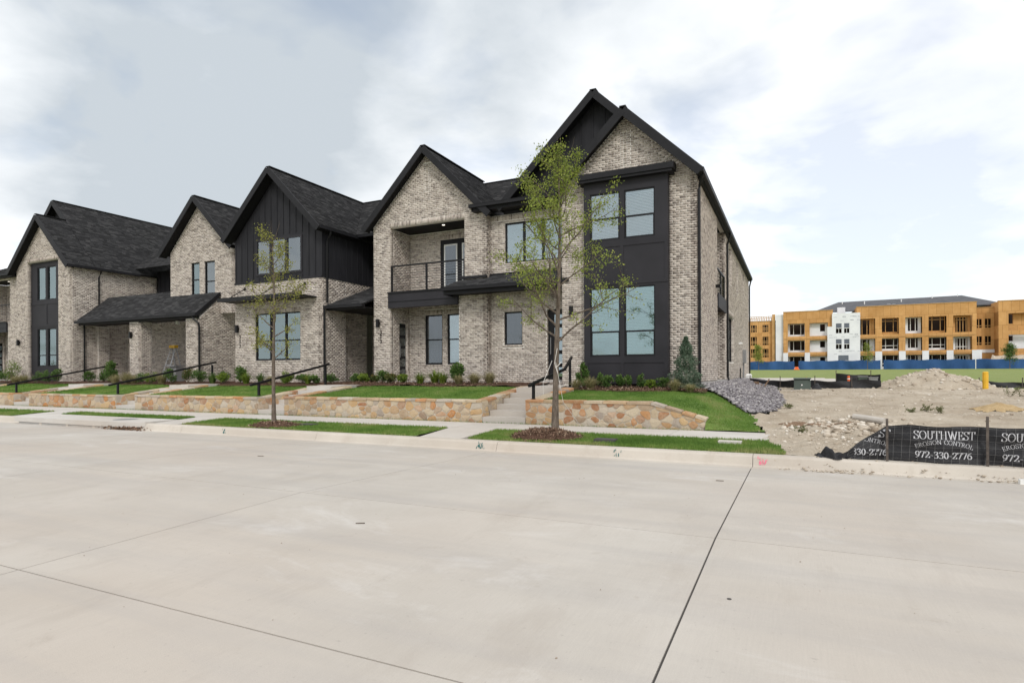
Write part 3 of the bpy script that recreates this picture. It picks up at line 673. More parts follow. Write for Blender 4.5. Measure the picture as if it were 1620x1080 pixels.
def sheet(H, o, u, tp, z0, name='siding', mat='dark_siding', th=.12, hole=None):
    u = (float(u[0]), float(u[1])); n = (u[1], -u[0])
    def P(a, z): return (o[0]+u[0]*a, o[1]+u[1]*a, z)
    b = MB()
    if hole:
        a0, a1, q0, q1 = hole; Ln = tp[-1][0]
        pts = lambda A, B: [(A, interp(A, tp))]+[(a, z) for a, z in tp if A < a < B]+[(B, interp(B, tp))]
        for A, B, lo, hi in ((0, a0, z0, None), (a1, Ln, z0, None), (a0, a1, z0, q0), (a0, a1, q1, None)):
            up = [(A, hi), (B, hi)] if hi else pts(A, B)
            b.prism([P(A, lo), P(B, lo)]+[P(a, z) for a, z in up[::-1]], (-n[0]*th, -n[1]*th, 0))
    else: b.prism([P(tp[0][0], z0), P(tp[-1][0], z0)]+[P(a, z) for a, z in tp[::-1]], (-n[0]*th, -n[1]*th, 0))
    return b.build(name, mat, H.root)
def railing(H, o, u, a0, a1, z0, z1, posts, name='balcony_railing'):
    b = MB(); b.pbox(o, u, a0, a1, -.035, .035, z1-.055, z1)
    for p in posts: b.pbox(o, u, p-.032, p+.032, -.03, .03, z0, z1-.055)
    rl = b.build(name, 'black_metal', H.root); k = 1
    n = (u[1], -u[0])
    while z0+.1*k < z1-.08:
        c = MB(); zz = z0+.1*k; c.tube([(o[0]+u[0]*a0, o[1]+u[1]*a0, zz), (o[0]+u[0]*a1, o[1]+u[1]*a1, zz)], .010, 5); c.build('cable', 'cable_steel', rl); k += 1
    return rl
X1, Y1 = (1, 0), (0, 1)
ZB = 1.05

# ------------------------------------------------------------------ house A (right end)
A = House(-6.2, 'right-hand end brick townhouse with tall black window bay and two dark gables')
xr, zr, sl = -4.74, 9.70, .97
brickwall(A, (-6.9, 18.4), X1, 4.32, ZB, [(0, 7.52), (2.16, 9.58), (4.32, 7.50)], [(.85, 3.5, 1.2, 7.62)], near=True, vent=(1.98, 2.30, 8.0, 9.15))
b = MB(); b.box(-6.95, 18.36, .55, -2.54, 18.6, ZB); b.box(-2.76, 18.601, .55, -2.54, 41, ZB+.14); b.build('foundation', 'base_concrete', A.root)
# bay
b = MB(); bo = (-6.05, 18.12)
wins = [(.20, 1.17, 2.0, 4.17), (1.31, 2.26, 2.0, 4.17), (.20, 1.17, 5.66, 7.16), (1.31, 2.26, 5.66, 7.16)]
for a0, a1, q0, q1 in ((0, .2, 1.15, 7.6), (1.17, 1.31, 1.15, 7.6), (2.26, 2.65, 1.15, 7.6)): b.pbox(bo, X1, a0, a1, -.12, 0, q0, q1)
for a0, a1 in ((.2, 1.17), (1.31, 2.26)):
    for q0, q1 in ((1.15, 2.0), (4.17, 5.66), (7.16, 7.6)): b.pbox(bo, X1, a0, a1, -.12, 0, q0, q1)
b.box(-3.52, 18.2401, 1.15, -3.40, 18.6, 7.6); b.box(-6.05, 18.2401, 1.15, -5.93, 18.6, 7.6); b.box(-6.05, 18.2401, 1.12, -3.4, 18.6, 1.1499)
bay = b.build('bay', 'dark_panel', A.root)
for a0, a1, q0, q1 in ((.0, 2.65, 4.24, 4.34), (.0, 2.65, 5.44, 5.52), (.0, 2.65, 1.80, 1.9), (0, 2.65, 1.15, 1.27), (0, .12, 1.27, 1.8), (2.53, 2.65, 1.27, 1.8), (1.19, 1.29, 1.27, 1.8), (1.19, 1.29, 4.34, 5.44), (0, .1, 4.34, 5.44), (2.55, 2.65, 4.34, 5.44)):
    p = MB(); p.pbox(bo, X1, a0, a1, .001, .018, q0, q1); p.build('trim_board', 'dark_panel', bay)
for a0, a1, q0, q1 in wins: window(A, bo, X1, a0, a1, q0, q1, blind=(.74 if a0 < 1 else .97) if q0 < 3 else .98, rec=.02, fw=.035, frame='black_trim', pane='glass_teal' if q0 < 3 else 'glass', meet=.36 if q0 < 3 else .46)
b = MB(); b.box(-6.2, 17.92, 7.5, -3.24, 18.39, 7.58); b.prism([(-6.25, 17.88, 7.581), (-6.25, 18.39, 7.581), (-6.25, 18.39, 7.83), (-6.25, 17.88, 7.76)], (3.06, 0, 0)); b.build('bay_canopy', 'black_trim', A.root)
# front gable roof and main roof
b = MB(); b.beam((xr, 17.98, zr+.03), (xr, 18.96, zr+.03), .2, .03); rf = b.build('front_roof', 'shingle_base', A.root)
hf = 2.29; s1l = math.hypot(hf, hf*sl)
roof_plane(A, rf, (xr+hf, 18.0, zr-hf*sl), (0, 1, 0), (-hf, 0, hf*sl), [(0, 0), (.96, 0), (.96, s1l), (0, s1l)])
roof_plane(A, rf, (xr-hf, 18.0, zr-hf*sl), (0, 1, 0), (hf, 0, hf*sl), [(0, 0), (1.4, 0), (1.4, s1l), (0, s1l)])
for sx in (1, -1): rake(rf, (xr+sx*(hf+.02), 17.98+.002*sx, zr-hf*sl-.10), (xr, 17.98+.002*sx, zr-.10), .26)
b = MB(); b.prism([(xr-hf, 18.02, zr-hf*sl-.10), (xr, 18.02, zr-.10), (xr+hf, 18.02, zr-hf*sl-.10), (xr+hf, 18.02, zr-hf*sl-.13), (xr, 18.02, zr-.13), (xr-hf, 18.02, zr-hf*sl-.13)], (0, .36, 0)); b.build('soffit', 'soffit', rf)
mr_, mz = -6.0, 10.92; mh = 3.55
mrf = gable_roof(A, mr_, mz, mh, sl, 18.97, 40.9, rcut=1.28, name='main_roof')
b = MB(); b.prism([(mr_-mh, 19.0, mz-mh*sl-.10), (mr_, 19.0, mz-.10), (mr_+mh, 19.0, mz-mh*sl-.10), (mr_+mh, 19.0, mz-mh*sl-.14), (mr_, 19.0, mz-.14), (mr_-mh, 19.0, mz-mh*sl-.14)], (0, .42, 0)); b.build('soffit', 'soffit', mrf)
sheet(A, (-9.55, 19.45), X1, [(0, 7.40), (3.55, 10.81), (6.9, 7.60)], 7.3)
battens(A, (-9.55, 19.45), X1, .45, 6.0, .42, 7.4, lambda a: 7.37+min(a, 7.1-a)*.96)
gutter(A.root, (-2.40, 17.97, 7.42), (-2.40, 40.9, 7.42))
b = MB(); b.box(-2.58+.012, 18.0, 7.36, -2.46, 40.9, 7.5); b.box(-2.57, 18.42, 7.30, -2.47, 40.85, 7.355); b.build('eave_soffit', 'soffit', A.root)
spout(A.root, [(-2.40, 18.15, 7.40), (-2.40, 18.15, 7.30), (-2.50, 18.33, 7.08), (-2.52, 18.36, 6.95), (-2.52, 18.36, 1.2), (-2.50, 18.30, 1.06)])
spout(A.root, [(-2.40, 26.7, 7.40), (-2.40, 26.7, 7.30), (-2.52, 26.75, 6.95), (-2.52, 26.75, 1.3), (-2.45, 26.6, 1.1)])
spout(A.root, [(-2.40, 40.7, 7.40), (-2.52, 40.8, 6.95), (-2.52, 40.8, 1.2)])
# side wall
so_ = (-2.58, 18.4)
brickwall(A, so_, Y1, 22.5, ZB+.15, 7.42, [(5.1, 8.0, ZB+.15, 7.40), (9.6, 10.9, 5.5, 7.2), (9.4, 11.9, 1.95, 4.05), (13.4, 14.5, 5.5, 7.2), (17.6, 18.6, 5.5, 7.2)], near=True, heads=[(9.6, 10.9, 7.2-.001), (9.4, 11.9, 4.05)])
for a0, a1, q0, q1 in ((9.6, 10.9, 5.5, 7.2), (9.4, 11.9, 1.95, 4.05), (13.4, 14.5, 5.5, 7.2), (17.6, 18.6, 5.5, 7.2)): window(A, so_, Y1, a0, a1, q0, q1, blind=.9, rec=.12)
brickwall(A, (-4.6, 26.4), X1, 2.0, ZB+.15, 7.38); brickwall(A, (-4.6, 23.5), Y1, 2.89, ZB+.15, 7.38)
b = MB(); b.box(-4.58, 23.52, 4.05, -2.60, 26.38, 4.46); b.build('balcony_floor', 'dark_panel', A.root)
b = MB(); b.box(-2.6, 23.505, 3.96, -2.53, 26.395, 4.50); b.build('balcony_beam', 'dark_panel', A.root)
railing(A, (-2.62, 23.52), Y1, 0, 2.86, 4.5, 5.5, (.03, 1.4, 2.83))
b = MB(); b.box(-4.55, 23.52, .7, -2.60, 26.38, ZB+.14); b.build('porch_slab', 'base_concrete', A.root)
b = MB(); b.box(-2.575, 35.6, 2.0, -2.40, 36.1, 2.75); b.box(-2.575, 35.75, 1.1, -2.50, 35.85, 2.0); b.box(-2.575, 36.2, 2.1, -2.45, 36.5, 2.5); b.build('electric_meter', 'grey_metal', A.root)
b = MB(); b.box(-2.575, 32.9, 2.95, -2.40, 33.15, 3.05); b.build('vent_hood', 'white_paint', A.root)
b = MB(); b.tube([(-2.52, 33.4, 1.05), (-2.52, 33.4, 1.7)], .03, 6); b.build('pipe', 'black_metal', A.root)
b = MB(); b.box(-2.575, 22.9, 4.62, -2.40, 23.1, 4.72); b.build('flood_lamp', 'black_metal', A.root)
b = MB(); b.box(-2.8, 40.7, .6, -2.59, 40.9, 7.4); b.box(-10, 40.7, .6, -2.8, 40.85, 7.4); b.build('rear_wall', 'mortar', A.root)
# recessed wall with triple window, small window and door
ro = (-10.12, 19.45)
brickwall(A, ro, X1, 3.3, ZB, 7.28, [(.60, 2.84, 5.50, 6.97), (.55, 1.29, 2.52, 3.73), (2.25, 3.08, 1.25, 3.75)], near=True, heads=[(.0, 3.2, 7.28-BL-.01), (.55, 1.29, 3.73)], sills=[(.6, 2.84, 5.5), (.55, 1.29, 2.52)])
window(A, ro, X1, .60, 2.84, 5.50, 6.97, cols=3, hung=False, shade='shade_grey', rec=.05)
window(A, ro, X1, .55, 1.29, 2.52, 3.73, hung=False, blind=.97, rec=.07, pane='glass_dark')
def door(H, o, u, a0, a1, z0, z1, glass_side=(.35, .95)):
    b = MB(); b.pbox(o, u, a0, a1, -.16, -.09, z0, z1); d = b.build('door', 'black_trim', H.root); w_ = a1-a0
    for k in range(5):
        h = (z1-z0)/5.6; zz = z0+.12+k*(z1-z0-.15)/5
        p = MB(); p.pbox(o, u, a0+w_*glass_side[0], a0+w_*glass_side[1], -.088, -.080, zz, zz+h*.74); p.build('pane', 'glass', d)
        p = MB(); p.pbox(o, u, a0+w_*glass_side[0], a0+w_*glass_side[1], -.0895, -.0885, zz, zz+h*.74); p.build('frosting', 'shade_grey', d)
    p = MB(); p.tube([(o[0]+u[0]*(a0+.1)+u[1]*-.05, o[1]+u[1]*(a0+.1)+u[0]*.05, z0+.9), (o[0]+u[0]*(a0+.1)+u[1]*-.05, o[1]+u[1]*(a0+.1)+u[0]*.05, z0+1.5)], .015, 6); p.build('handle', 'grey_metal', d)
door(A, ro, X1, 2.27, 3.06, 1.25, 3.72, (.3, .97))
b = MB(); b.box(-7.95, 18.75, .7, -6.92, 19.43, 1.235); b.build('door_step', 'base_concrete', A.root)
brickwall(A, (-7.97, 18.73), X1, 1.06, .98, 1.24, backing=False)
brickwall(A, (-6.9, 19.44), (0, -1), 1.03, ZB, 7.4)
lampfix(A.root, -6.55, 18.4, 3.35)
# eave over the recess
b = MB(); b.box(-10.62, 18.92, 7.40, -7.0, 19.44, 7.45); b.box(-10.6, 18.9, 7.451, -7.0, 18.95, 7.60); b.box(-10.62, 18.9, 7.451, -10.55, 19.44, 7.58); eb = b.build('eave', 'black_trim', A.root)
gutter(A.root, (-10.66, 18.83, 7.56), (-7.02, 18.83, 7.56))
roof_plane(A, eb, (-10.6, 18.9, 7.61), (1, 0, 0), (0, .6, .12), [(0, 0), (3.5, 0), (3.5, .58), (0, .58)], tabs=True)
# porch roof of the right-hand house
b = MB(); b.box(-11.55, 18.48, 4.36, -6.68, 18.54, 4.62); b.box(-11.5, 18.55, 4.40, -6.7, 19.18, 4.43); b.box(-11.55, 18.5401, 4.36, -11.5, 19.19, 4.60); pr = b.build('porch_roof', 'black_trim', A.root)
roof_plane(A, pr, (-11.6, 18.44, 4.62), (1, 0, 0), (0, .96, .46), [(0, 0), (1.4, 0), (4.95, 0), (4.95, 1.1), (1.47, 1.1), (1.47, .83), (.35, .83)])
gutter(A.root, (-11.6, 18.40, 4.55), (-6.66, 18.40, 4.55))
b = MB(); b.box(-10.1, 19.38, 5.06, -6.95, 19.445, 5.16); b.box(-11.3, 19.12, 5.0, -10.11, 19.19, 5.10); b.build('flashing', 'black_trim', A.root)
A.bricks(single=300)

# ------------------------------------------------------------------ balcony house (used twice)
def balcony_house(dx, label, near, gable=True):
    B = House(-12.7+dx, label); X = lambda x: x+dx; y = 19.2
    o = (X(-15.3), y)
    brickwall(B, o, X1, 5.2, ZB, [(0, 7.38), (2.6, 9.98 if gable else 7.381), (5.2, 7.38)], [(.82, 4.23, 4.62, 7.28), (.80, 3.98, ZB, 4.62)], heads=[(.82, 4.23, 7.28)], near=near, vent=(2.42, 2.76, 8.5, 9.6) if gable else None)
    # inner walls upper and lower
    yb = 20.55
    brickwall(B, (X(-14.48), y+.21), Y1, yb-y-.21, 4.66, 7.27); brickwall(B, (X(-14.48), yb), X1, 3.45, 4.66, 7.27, [(1.48, 3.3, 4.70, 6.92)], heads=[(1.48, 3.3, 6.92)])
    brickwall(B, (X(-11.03), yb), (0, -1), yb-y-.21, 4.66, 7.27)
    b = MB(); b.box(X(-14.47), y+.02, 7.281, X(-11.05), yb-.01, 7.33); b.build('balcony_ceiling', 'soffit', B.root)
    b = MB(); b.tube([(X(-12.3), 19.7, 7.27), (X(-12.3), 19.7, 7.279)], .06, 10); b.build('downlight', 'lamp_lens', B.root)
    fd = MB(); fd.pbox((X(-14.48), yb), X1, 1.48, 3.3, -.12, -.04, 4.70, 6.92); fo = fd.build('balcony_door', 'black_trim', B.root)
    for a0 in (1.66, 2.50):
        p = MB(); p.pbox((X(-14.48), yb), X1, a0, a0+.62, -.038, -.02, 4.86, 6.72); p.build('door_frame', 'white_paint', fo)
        p = MB(); p.pbox((X(-14.48), yb), X1, a0+.06, a0+.56, -.0195, -.012, 4.92, 6.66); p.build('pane', 'glass_dark', fo)
        p = MB()
        for q in range(34): p.pbox((X(-14.48), yb), X1, a0+.07, a0+.55, -.0194, -.0170, 4.95+q*.05, 4.975+q*.05)
        p.build('blind', 'grey_metal', fo)
    b = MB(); b.box(X(-14.46), y+.0, 4.45, X(-11.06), yb-.005, 4.655); b.build('balcony_floor', 'base_concrete', B.root)
    b = MB(); b.box(X(-14.52), y-.10, 4.08, X(-11.32), y-.02, 4.70); b.box(X(-14.50), y-.0199, 4.1, X(-11.34), y+.0, 4.6); b.build('balcony_beam', 'dark_panel', B.root)
    b = MB(); b.box(X(-14.53), y-.12, 4.32, X(-11.32), y-.101, 4.34); b.box(X(-14.53), y-.14, 4.66, X(-11.31), y-.101, 4.72); b.build('beam_trim', 'black_trim', B.root)
    railing(B, (X(-14.48), y+.06), X1, 0, 3.41, 4.74, 5.78, (.03, 1.68, 3.38))
    lb = 20.5
    brickwall(B, (X(-14.5), y+.21), Y1, lb-y-.21, ZB, 4.44, [(.42, .96, 1.25, 3.55)])
    brickwall(B, (X(-14.5), lb), X1, 3.2, ZB, 4.44, [(.78, 1.63, 1.85, 3.89), (1.85, 2.70, 1.85, 3.89)], heads=[(.78, 1.63, 3.89), (1.85, 2.70, 3.89)], sills=[(.78, 1.63, 1.85), (1.85, 2.7, 1.85)])
    brickwall(B, (X(-11.3), lb), (0, -1), lb-y-.21, ZB, 4.44)
    door(B, (X(-14.5), y+.21), Y1, .42, .96, 1.25, 3.53, (.1, .9))
    window(B, (X(-14.5), lb), X1, .78, 1.63, 1.85, 3.89, pane='glass_dark', rec=.05, blind=0); window(B, (X(-14.5), lb), X1, 1.85, 2.70, 1.85, 3.89, pane='glass', rec=.05, shade='shade_grey')
    b = MB(); b.box(X(-14.48), y+.03, 4.405, X(-11.32), lb-.02, 4.44); b.build('porch_ceiling', 'soffit', B.root)
    b = MB(); b.box(X(-14.48), y+.02, .7, X(-11.32), lb, 1.2); b.build('porch_slab', 'base_concrete', B.root)
    brickwall(B, (X(-10.1), y), Y1, .24 if dx == 0 else 4, ZB, 7.38)
    lampfix(B.root, X(-15.02), y, 3.35)
    if not gable:
        b = MB(); b.box(X(-18), 18.8, 7.30, X(-10.0), 18.86, 7.5); b.box(X(-18), 18.861, 7.34, X(-10.0), 19.18, 7.37); rf = b.build('roof', 'black_trim', B.root)
        roof_plane(B, rf, (X(-18), 18.75, 7.5), (1, 0, 0), (0, 5, 2.1), [(0, 0), (8.1, 0), (8.1, 5.4), (0, 5.4)]); gutter(B.root, (X(-18), 18.72, 7.44), (X(-9.95), 18.72, 7.44))
    else: rf = gable_roof(B, X(-12.7), 10.15, 2.83, 1.0, 18.85, 23.7)
    b = MB()
    if gable: b.prism([(X(-12.7)-2.8, 18.9, 7.22), (X(-12.7), 18.9, 10.02), (X(-12.7)+2.8, 18.9, 7.22), (X(-12.7)+2.8, 18.9, 7.18), (X(-12.7), 18.9, 9.98), (X(-12.7)-2.8, 18.9, 7.18)], (0, .29, 0)); b.build('soffit', 'soffit', rf)
    b = MB(); b.box(X(-10.13), 19.6, .9, X(-10.0), 40, 7.2); b.box(X(-15.3), 28, .9, X(-10.1), 28.15, 7.3); b.box(X(-15.28), 19.41, .9, X(-15.1), 28, 7.3); b.build('side_wall', 'mortar', B.root)
    return B
B = balcony_house(0, 'brick townhouse with recessed upstairs balcony and cable railing, left of the tree', True)
# connecting roof and porch between balcony house and board-and-batten house
b = MB(); b.beam((-23, 24.0, 10.16), (-8.5, 24.0, 10.16), .2, .03); cr_ = b.build('cross_roof', 'shingle_base', B.root)
roof_plane(B, cr_, (-22.5, 20.3, 7.47), (1, 0, 0), (0, 3.7, 2.68), [(0, 0), (13.2, 0), (13.2, 4.55), (0, 4.55)])
roof_plane(B, cr_, (-22.5, 27.7, 7.47), (1, 0, 0), (0, -3.7, 2.68), [(0, 0), (13.2, 0), (13.2, 4.55), (0, 4.55)], tabs=False)
gutter(B.root, (-17.2, 20.24, 7.42), (-15.4, 20.24, 7.42))
sheet(B, (-17.3, 21.6), X1, [(0, 7.4), (2.1, 7.4)], 5.2)
brickwall(B, (-17.3, 21.62), X1, 2.1, ZB, 5.2)
b = MB(); b.box(-17.26, 18.62, 4.08, -15.32, 18.67, 4.26); b.box(-17.26, 18.68, 4.12, -15.32, 21.5, 4.15); pr = b.build('porch_roof', 'black_trim', B.root)
roof_plane(B, pr, (-17.27, 18.56, 4.27), (1, 0, 0), (0, 3.0, 1.14), [(0, 0), (1.95, 0), (1.95, 3.2), (0, 3.2)])
gutter(B.root, (-17.27, 18.5, 4.20), (-15.3, 18.5, 4.20))
B.bricks()

# ------------------------------------------------------------------ house C: dark board-and-batten gable over brick
C = House(-19.8, 'brick townhouse with black board and batten gable and metal canopy, left of the balcony house')
co_ = (-22.3, 18.4)
brickwall(C, co_, X1, 5.02, ZB, 5.45, [(1.2, 3.84, 2.07, 4.10)], heads=[(1.2, 3.84, 4.10)], sills=[(1.2, 3.84, 2.07)])
window(C, co_, X1, 1.2, 3.84, 2.07, 4.10, cols=3, hung=True, rec=.06, pane='glass_teal', meet=.42)
brickwall(C, (-17.28, 18.4), Y1, 1.4, ZB, 5.45); brickwall(C, (-17.62, 19.8), Y1, 1.8, ZB, 4.2); brickwall(C, (-17.28, 19.801), Y1, 1.8, 4.2, 5.45)
sheet(C, (-22.28, 18.40), X1, [(0, 7.35), (2.5, 9.95), (5.0, 7.35)], 5.46, hole=(1.28, 3.95, 5.72, 7.28))
battens(C, (-22.28, 18.40), X1, .03, 5.0, .355, 5.46, lambda a: 7.33+min(a, 5-a)*1.03, [(1.2, 4.03, 5.64, 7.38)])
window(C, (-22.28, 18.40), X1, 1.28, 3.95, 5.72, 7.28, cols=3, hung=False, shade='shade_grey', rec=-.03, fw=.09, frame='dark_panel')
sheet(C, (-17.28, 18.521), Y1, [(0, 7.4), (3.1, 7.4)], 5.46, th=.11)
battens(C, (-17.28, 18.40), Y1, .05, 3.1, .355, 5.46, lambda a: 7.36)
b = MB(); b.pbox(co_, X1, -.02, 5.04, 0, .03, 5.42, 5.50); b.pbox((-17.28, 18.37), Y1, 0, 3.2, 0.001, .03, 5.42, 5.50); b.build('band_board', 'dark_siding', C.root)
rf = gable_roof(C, -19.8, 10.15, 2.75, 1.0, 17.95, 24.0)
b = MB(); b.prism([(-22.5, 18.0, 7.28), (-19.8, 18.0, 10.0), (-17.1, 18.0, 7.28), (-17.1, 18.0, 7.24), (-19.8, 18.0, 9.95), (-22.5, 18.0, 7.24)], (0, .39, 0)); b.build('soffit', 'soffit', rf)
gutter(C.root, (-16.99, 17.95, 7.36), (-16.99, 20.35, 7.36))
b = MB(); b.box(-17.27, 18.0, 7.26, -17.03, 20.4, 7.30); b.build('eave_soffit', 'soffit', C.root)
spout(C.root, [(-17.0, 18.6, 7.34), (-17.0, 18.6, 7.2), (-17.2, 18.62, 6.9), (-17.21, 18.62, 5.6), (-17.21, 18.62, 4.4)]); spout(C.root, [(-17.2, 18.44, 4.15), (-17.2, 18.44, 1.1)])
b = MB(); b.box(-22.32, 17.5, 4.58, -17.55, 17.58, 4.74); b.box(-22.32, 17.581, 4.6, -17.55, 18.39, 4.66); cn = b.build('window_canopy', 'black_metal', C.root)
for x in (-21.7, -19.95, -18.2):
    p = MB(); p.tube([(x, 17.62, 4.74), (x+.02, 18.39, 5.22)], .018, 6); p.tube([(x+.02, 18.36, 5.22), (x+.02, 18.4, 5.22)], .06, 8); p.build('tie_rod', 'black_metal', cn)
lampfix(C.root, -22.08, 18.4, 3.32)
b = MB(); b.box(-22.3, 18.62, .9, -22.1, 24, 7.3); b.box(-22.3, 24, .9, -17.2, 24.15, 7.3); b.build('side_wall', 'mortar', C.root)
b = MB(); b.box(-22.34, 18.36, .6, -17.24, 18.6, ZB); b.box(-17.5, 18.601, .6, -17.24, 20, ZB); b.build('foundation', 'base_concrete', C.root)
C.bricks()

# ------------------------------------------------------------------ house D: brick gable, long porch roof
D = House(-27, 'brick gabled townhouse with two narrow upper windows above a long porch roof')
do = (-28.4, 19.6)
brickwall(D, do, X1, 4.6, 4.4, [(0, 7.6), (2.25, 9.95), (4.6, 7.5)], [(1.54, 2.17, 5.31, 6.98), (2.50, 3.26, 5.31, 6.98)], heads=[], sills=[(1.54, 2.17, 5.31), (2.5, 3.26, 5.31)])
window(D, do, X1, 1.54, 2.17, 5.31, 6.98, pane='glass_teal', rec=.05); window(D, do, X1, 2.50, 3.26, 5.31, 6.98, pane='glass', rec=.05, shade='shade_grey', meet=.42)
brickwall(D, (-23.8, 19.6), Y1, 3, 4.4, 7.4)
rf = gable_roof(D, -26.15, 10.12, 2.6, 1.0, 19.2, 25.0)
b = MB(); b.prism([(-28.7, 19.25, 7.4), (-26.15, 19.25, 9.97), (-23.6, 19.25, 7.4), (-23.6, 19.25, 7.36), (-26.15, 19.25, 9.93), (-28.7, 19.25, 7.36)], (0, .34, 0)); b.build('soffit', 'soffit', rf)
b = MB(); b.box(-34.1, 18.40, 4.10, -24.78, 18.46, 4.30); b.box(-34.1, 18.47, 4.14, -24.8, 19.58, 4.17); pr = b.build('porch_roof', 'black_trim', D.root)
roof_plane(D, pr, (-34.15, 18.3, 4.31), (1, 0, 0), (0, 1.3, 1.12), [(0, 0), (9.42, 0), (9.42, 1.74), (5.75, 1.74), (5.75, 2.2), (0, 2.2)], row=.12)
gutter(D.root, (-34.15, 18.26, 4.24), (-24.7, 18.26, 4.24))
rake(pr, (-24.72, 18.3, 4.25), (-24.72, 19.55, 5.33), .16)
spout(D.root, [(-24.95, 18.28, 4.2), (-24.95, 18.28, 4.08), (-24.72, 18.40, 3.85), (-24.70, 18.42, 3.7), (-24.70, 18.42, 1.1)])
brickwall(D, (-25.73, 18.5), X1, .96, ZB, 4.1); brickwall(D, (-24.77, 18.5), Y1, 2.6, ZB, [(0, 4.15), (1.05, 5.1), (2.6, 5.1)]); brickwall(D, (-25.73, 19.3), (0, -1), .6, ZB, 4.1)
brickwall(D, (-29.95, 18.5), X1, .9, ZB, 4.1); brickwall(D, (-29.05, 18.5), Y1, .55, ZB, 4.1)
brickwall(D, (-34.2, 21.0), X1, 9.3, ZB, 4.4, [(5.0, 5.9, 1.2, 3.6)])
door(D, (-34.2, 21.0), X1, 5.0, 5.9, 1.2, 3.6)
b = MB(); b.box(-34.2, 18.55, .7, -24.8, 21, 1.12); b.build('porch_slab', 'base_concrete', D.root)
lampfix(D.root, -29.72, 18.5, 3.3)
b = MB(); b.tube([(-27.6, 19.4, 3.98), (-27.6, 19.4, 4.14)], .09, 8); b.build('porch_lamp', 'white_paint', D.root)
b = MB(); b.beam((-36, 25.5, 10.5), (-21, 25.5, 10.5), .2, .03); cr2 = b.build('cross_roof', 'shingle_base', D.root)
roof_plane(D, cr2, (-35.5, 21.6, 7.6), (1, 0, 0), (0, 3.9, 2.9), [(0, 0), (13.5, 0), (13.5, 4.86), (0, 4.86)])
sheet(D, (-34.25, 22.8), X1, [(0, 7.6), (6, 7.6)], 4.4); battens(D, (-34.25, 22.8), X1, .3, 6, .4, 4.4, lambda a: 7.55)
window(D, (-34.25, 22.76), X1, 3.2, 4.3, 5.66, 6.9, hung=False, rec=0, shade='shade_grey')
D.bricks()

# ------------------------------------------------------------------ house E: tall recessed bay
Eh = House(-37, 'far brick townhouse with tall recessed black window bay and steep long roof')
eo = (-39.65, 18.2)
brickwall(Eh, eo, X1, 5.35, ZB, [(0, 7.5), (2.67, 10.05), (5.35, 7.45)], [(1.1, 4.1, ZB, 7.72)], heads=[(1.1, 4.1, 7.72)], vent=(2.5, 2.85, 8.6, 9.6))
b = MB()
ew = [(.62, 1.44, 1.95, 4.05), (1.62, 2.44, 1.95, 4.05), (.62, 1.44, 5.62, 7.45), (1.62, 2.44, 5.62, 7.45)]
e2 = (-38.55, 18.375)
for a0, a1 in ((.012, .62), (1.44, 1.62), (2.44, 2.985)): b.pbox(e2, X1, a0, a1, -.12, 0, ZB, 7.72)
for a0, a1 in ((.62, 1.44), (1.62, 2.44)):
    for q0, q1 in ((ZB, 1.95), (4.05, 5.62), (7.45, 7.72)): b.pbox(e2, X1, a0, a1, -.12, 0, q0, q1)
bay = b.build('bay', 'dark_panel', Eh.root)
for q in ((.02, 2.97, 4.15, 4.27), (.02, 2.97, 5.38, 5.5), (1.47, 1.58, 4.27, 5.38)): p = MB(); p.pbox(e2, X1, q[0], q[1], .001, .02, q[2], q[3]); p.build('trim_board', 'dark_panel', bay)
for a0, a1, q0, q1 in ew: window(Eh, e2, X1, a0, a1, q0, q1, rec=.02, pane='glass_teal', hung=q0 < 3, shade='shade_grey', meet=.3)
brickwall(Eh, (-34.3, 18.2), Y1, 4.6, ZB, 7.5); 
brickwall(Eh, (-34.15, 19.42), Y1, .56, ZB, 4.1, th=.14)
brickwall(Eh, (-34.3, 19.40), X1, .145, ZB, 4.1)
b = MB(); b.beam((-36.98, 17.82, 10.2), (-36.98, 19.3, 10.2), .2, .03); rf = b.build('front_roof', 'shingle_base', Eh.root)
exr, ezr, eh = -36.98, 10.17, 2.9; el = math.hypot(eh, eh)
roof_plane(Eh, rf, (exr+eh, 17.85, ezr-eh), (0, 1, 0), (-eh, 0, eh), [(0, 0), (1.45, 0), (1.45, el), (0, el)]); roof_plane(Eh, rf, (exr-eh, 17.85, ezr-eh), (0, 1, 0), (eh, 0, eh), [(0, 0), (2.2, 0), (2.2, el), (0, el)])
for sx in (1, -1): rake(rf, (exr+sx*(eh+.02), 17.83+.002*sx, ezr-eh-.1), (exr, 17.83+.002*sx, ezr-.1), .26)
b = MB(); b.prism([(exr-eh, 17.87, ezr-eh-.12), (exr, 17.87, ezr-.12), (exr+eh, 17.87, ezr-eh-.12), (exr+eh, 17.87, ezr-eh-.16), (exr, 17.87, ezr-.16), (exr-eh, 17.87, ezr-eh-.16)], (0, .32, 0)); b.build('soffit', 'soffit', rf)
gable_roof(Eh, -38.28, 11.47, 4.2, 1.0, 19.31, 34, rcut=1.32, name='main_roof')
sheet(Eh, (-42.0, 19.7), X1, [(0, 7.6), (3.72, 11.3), (7.4, 7.6)], 7.4); battens(Eh, (-42.0, 19.7), X1, .4, 7, .42, 7.5, lambda a: 7.5+min(a, 7.4-a)*.98)
gutter(Eh.root, (-34.0, 17.85, 7.2), (-34.0, 21.6, 7.2))
b = MB(); b.box(-34.29, 17.9, 7.22, -34.06, 22.7, 7.26); b.build('eave_soffit', 'soffit', Eh.root)
spout(Eh.root, [(-34.02, 19.5, 7.2), (-34.02, 19.5, 7.05), (-34.22, 19.5, 6.8), (-34.22, 19.5, 4.6)]); spout(Eh.root, [(-34.22, 18.75, 4.2), (-34.22, 18.75, 1.1)])
lampfix(Eh.root, -39.3, 18.2, 3.15)
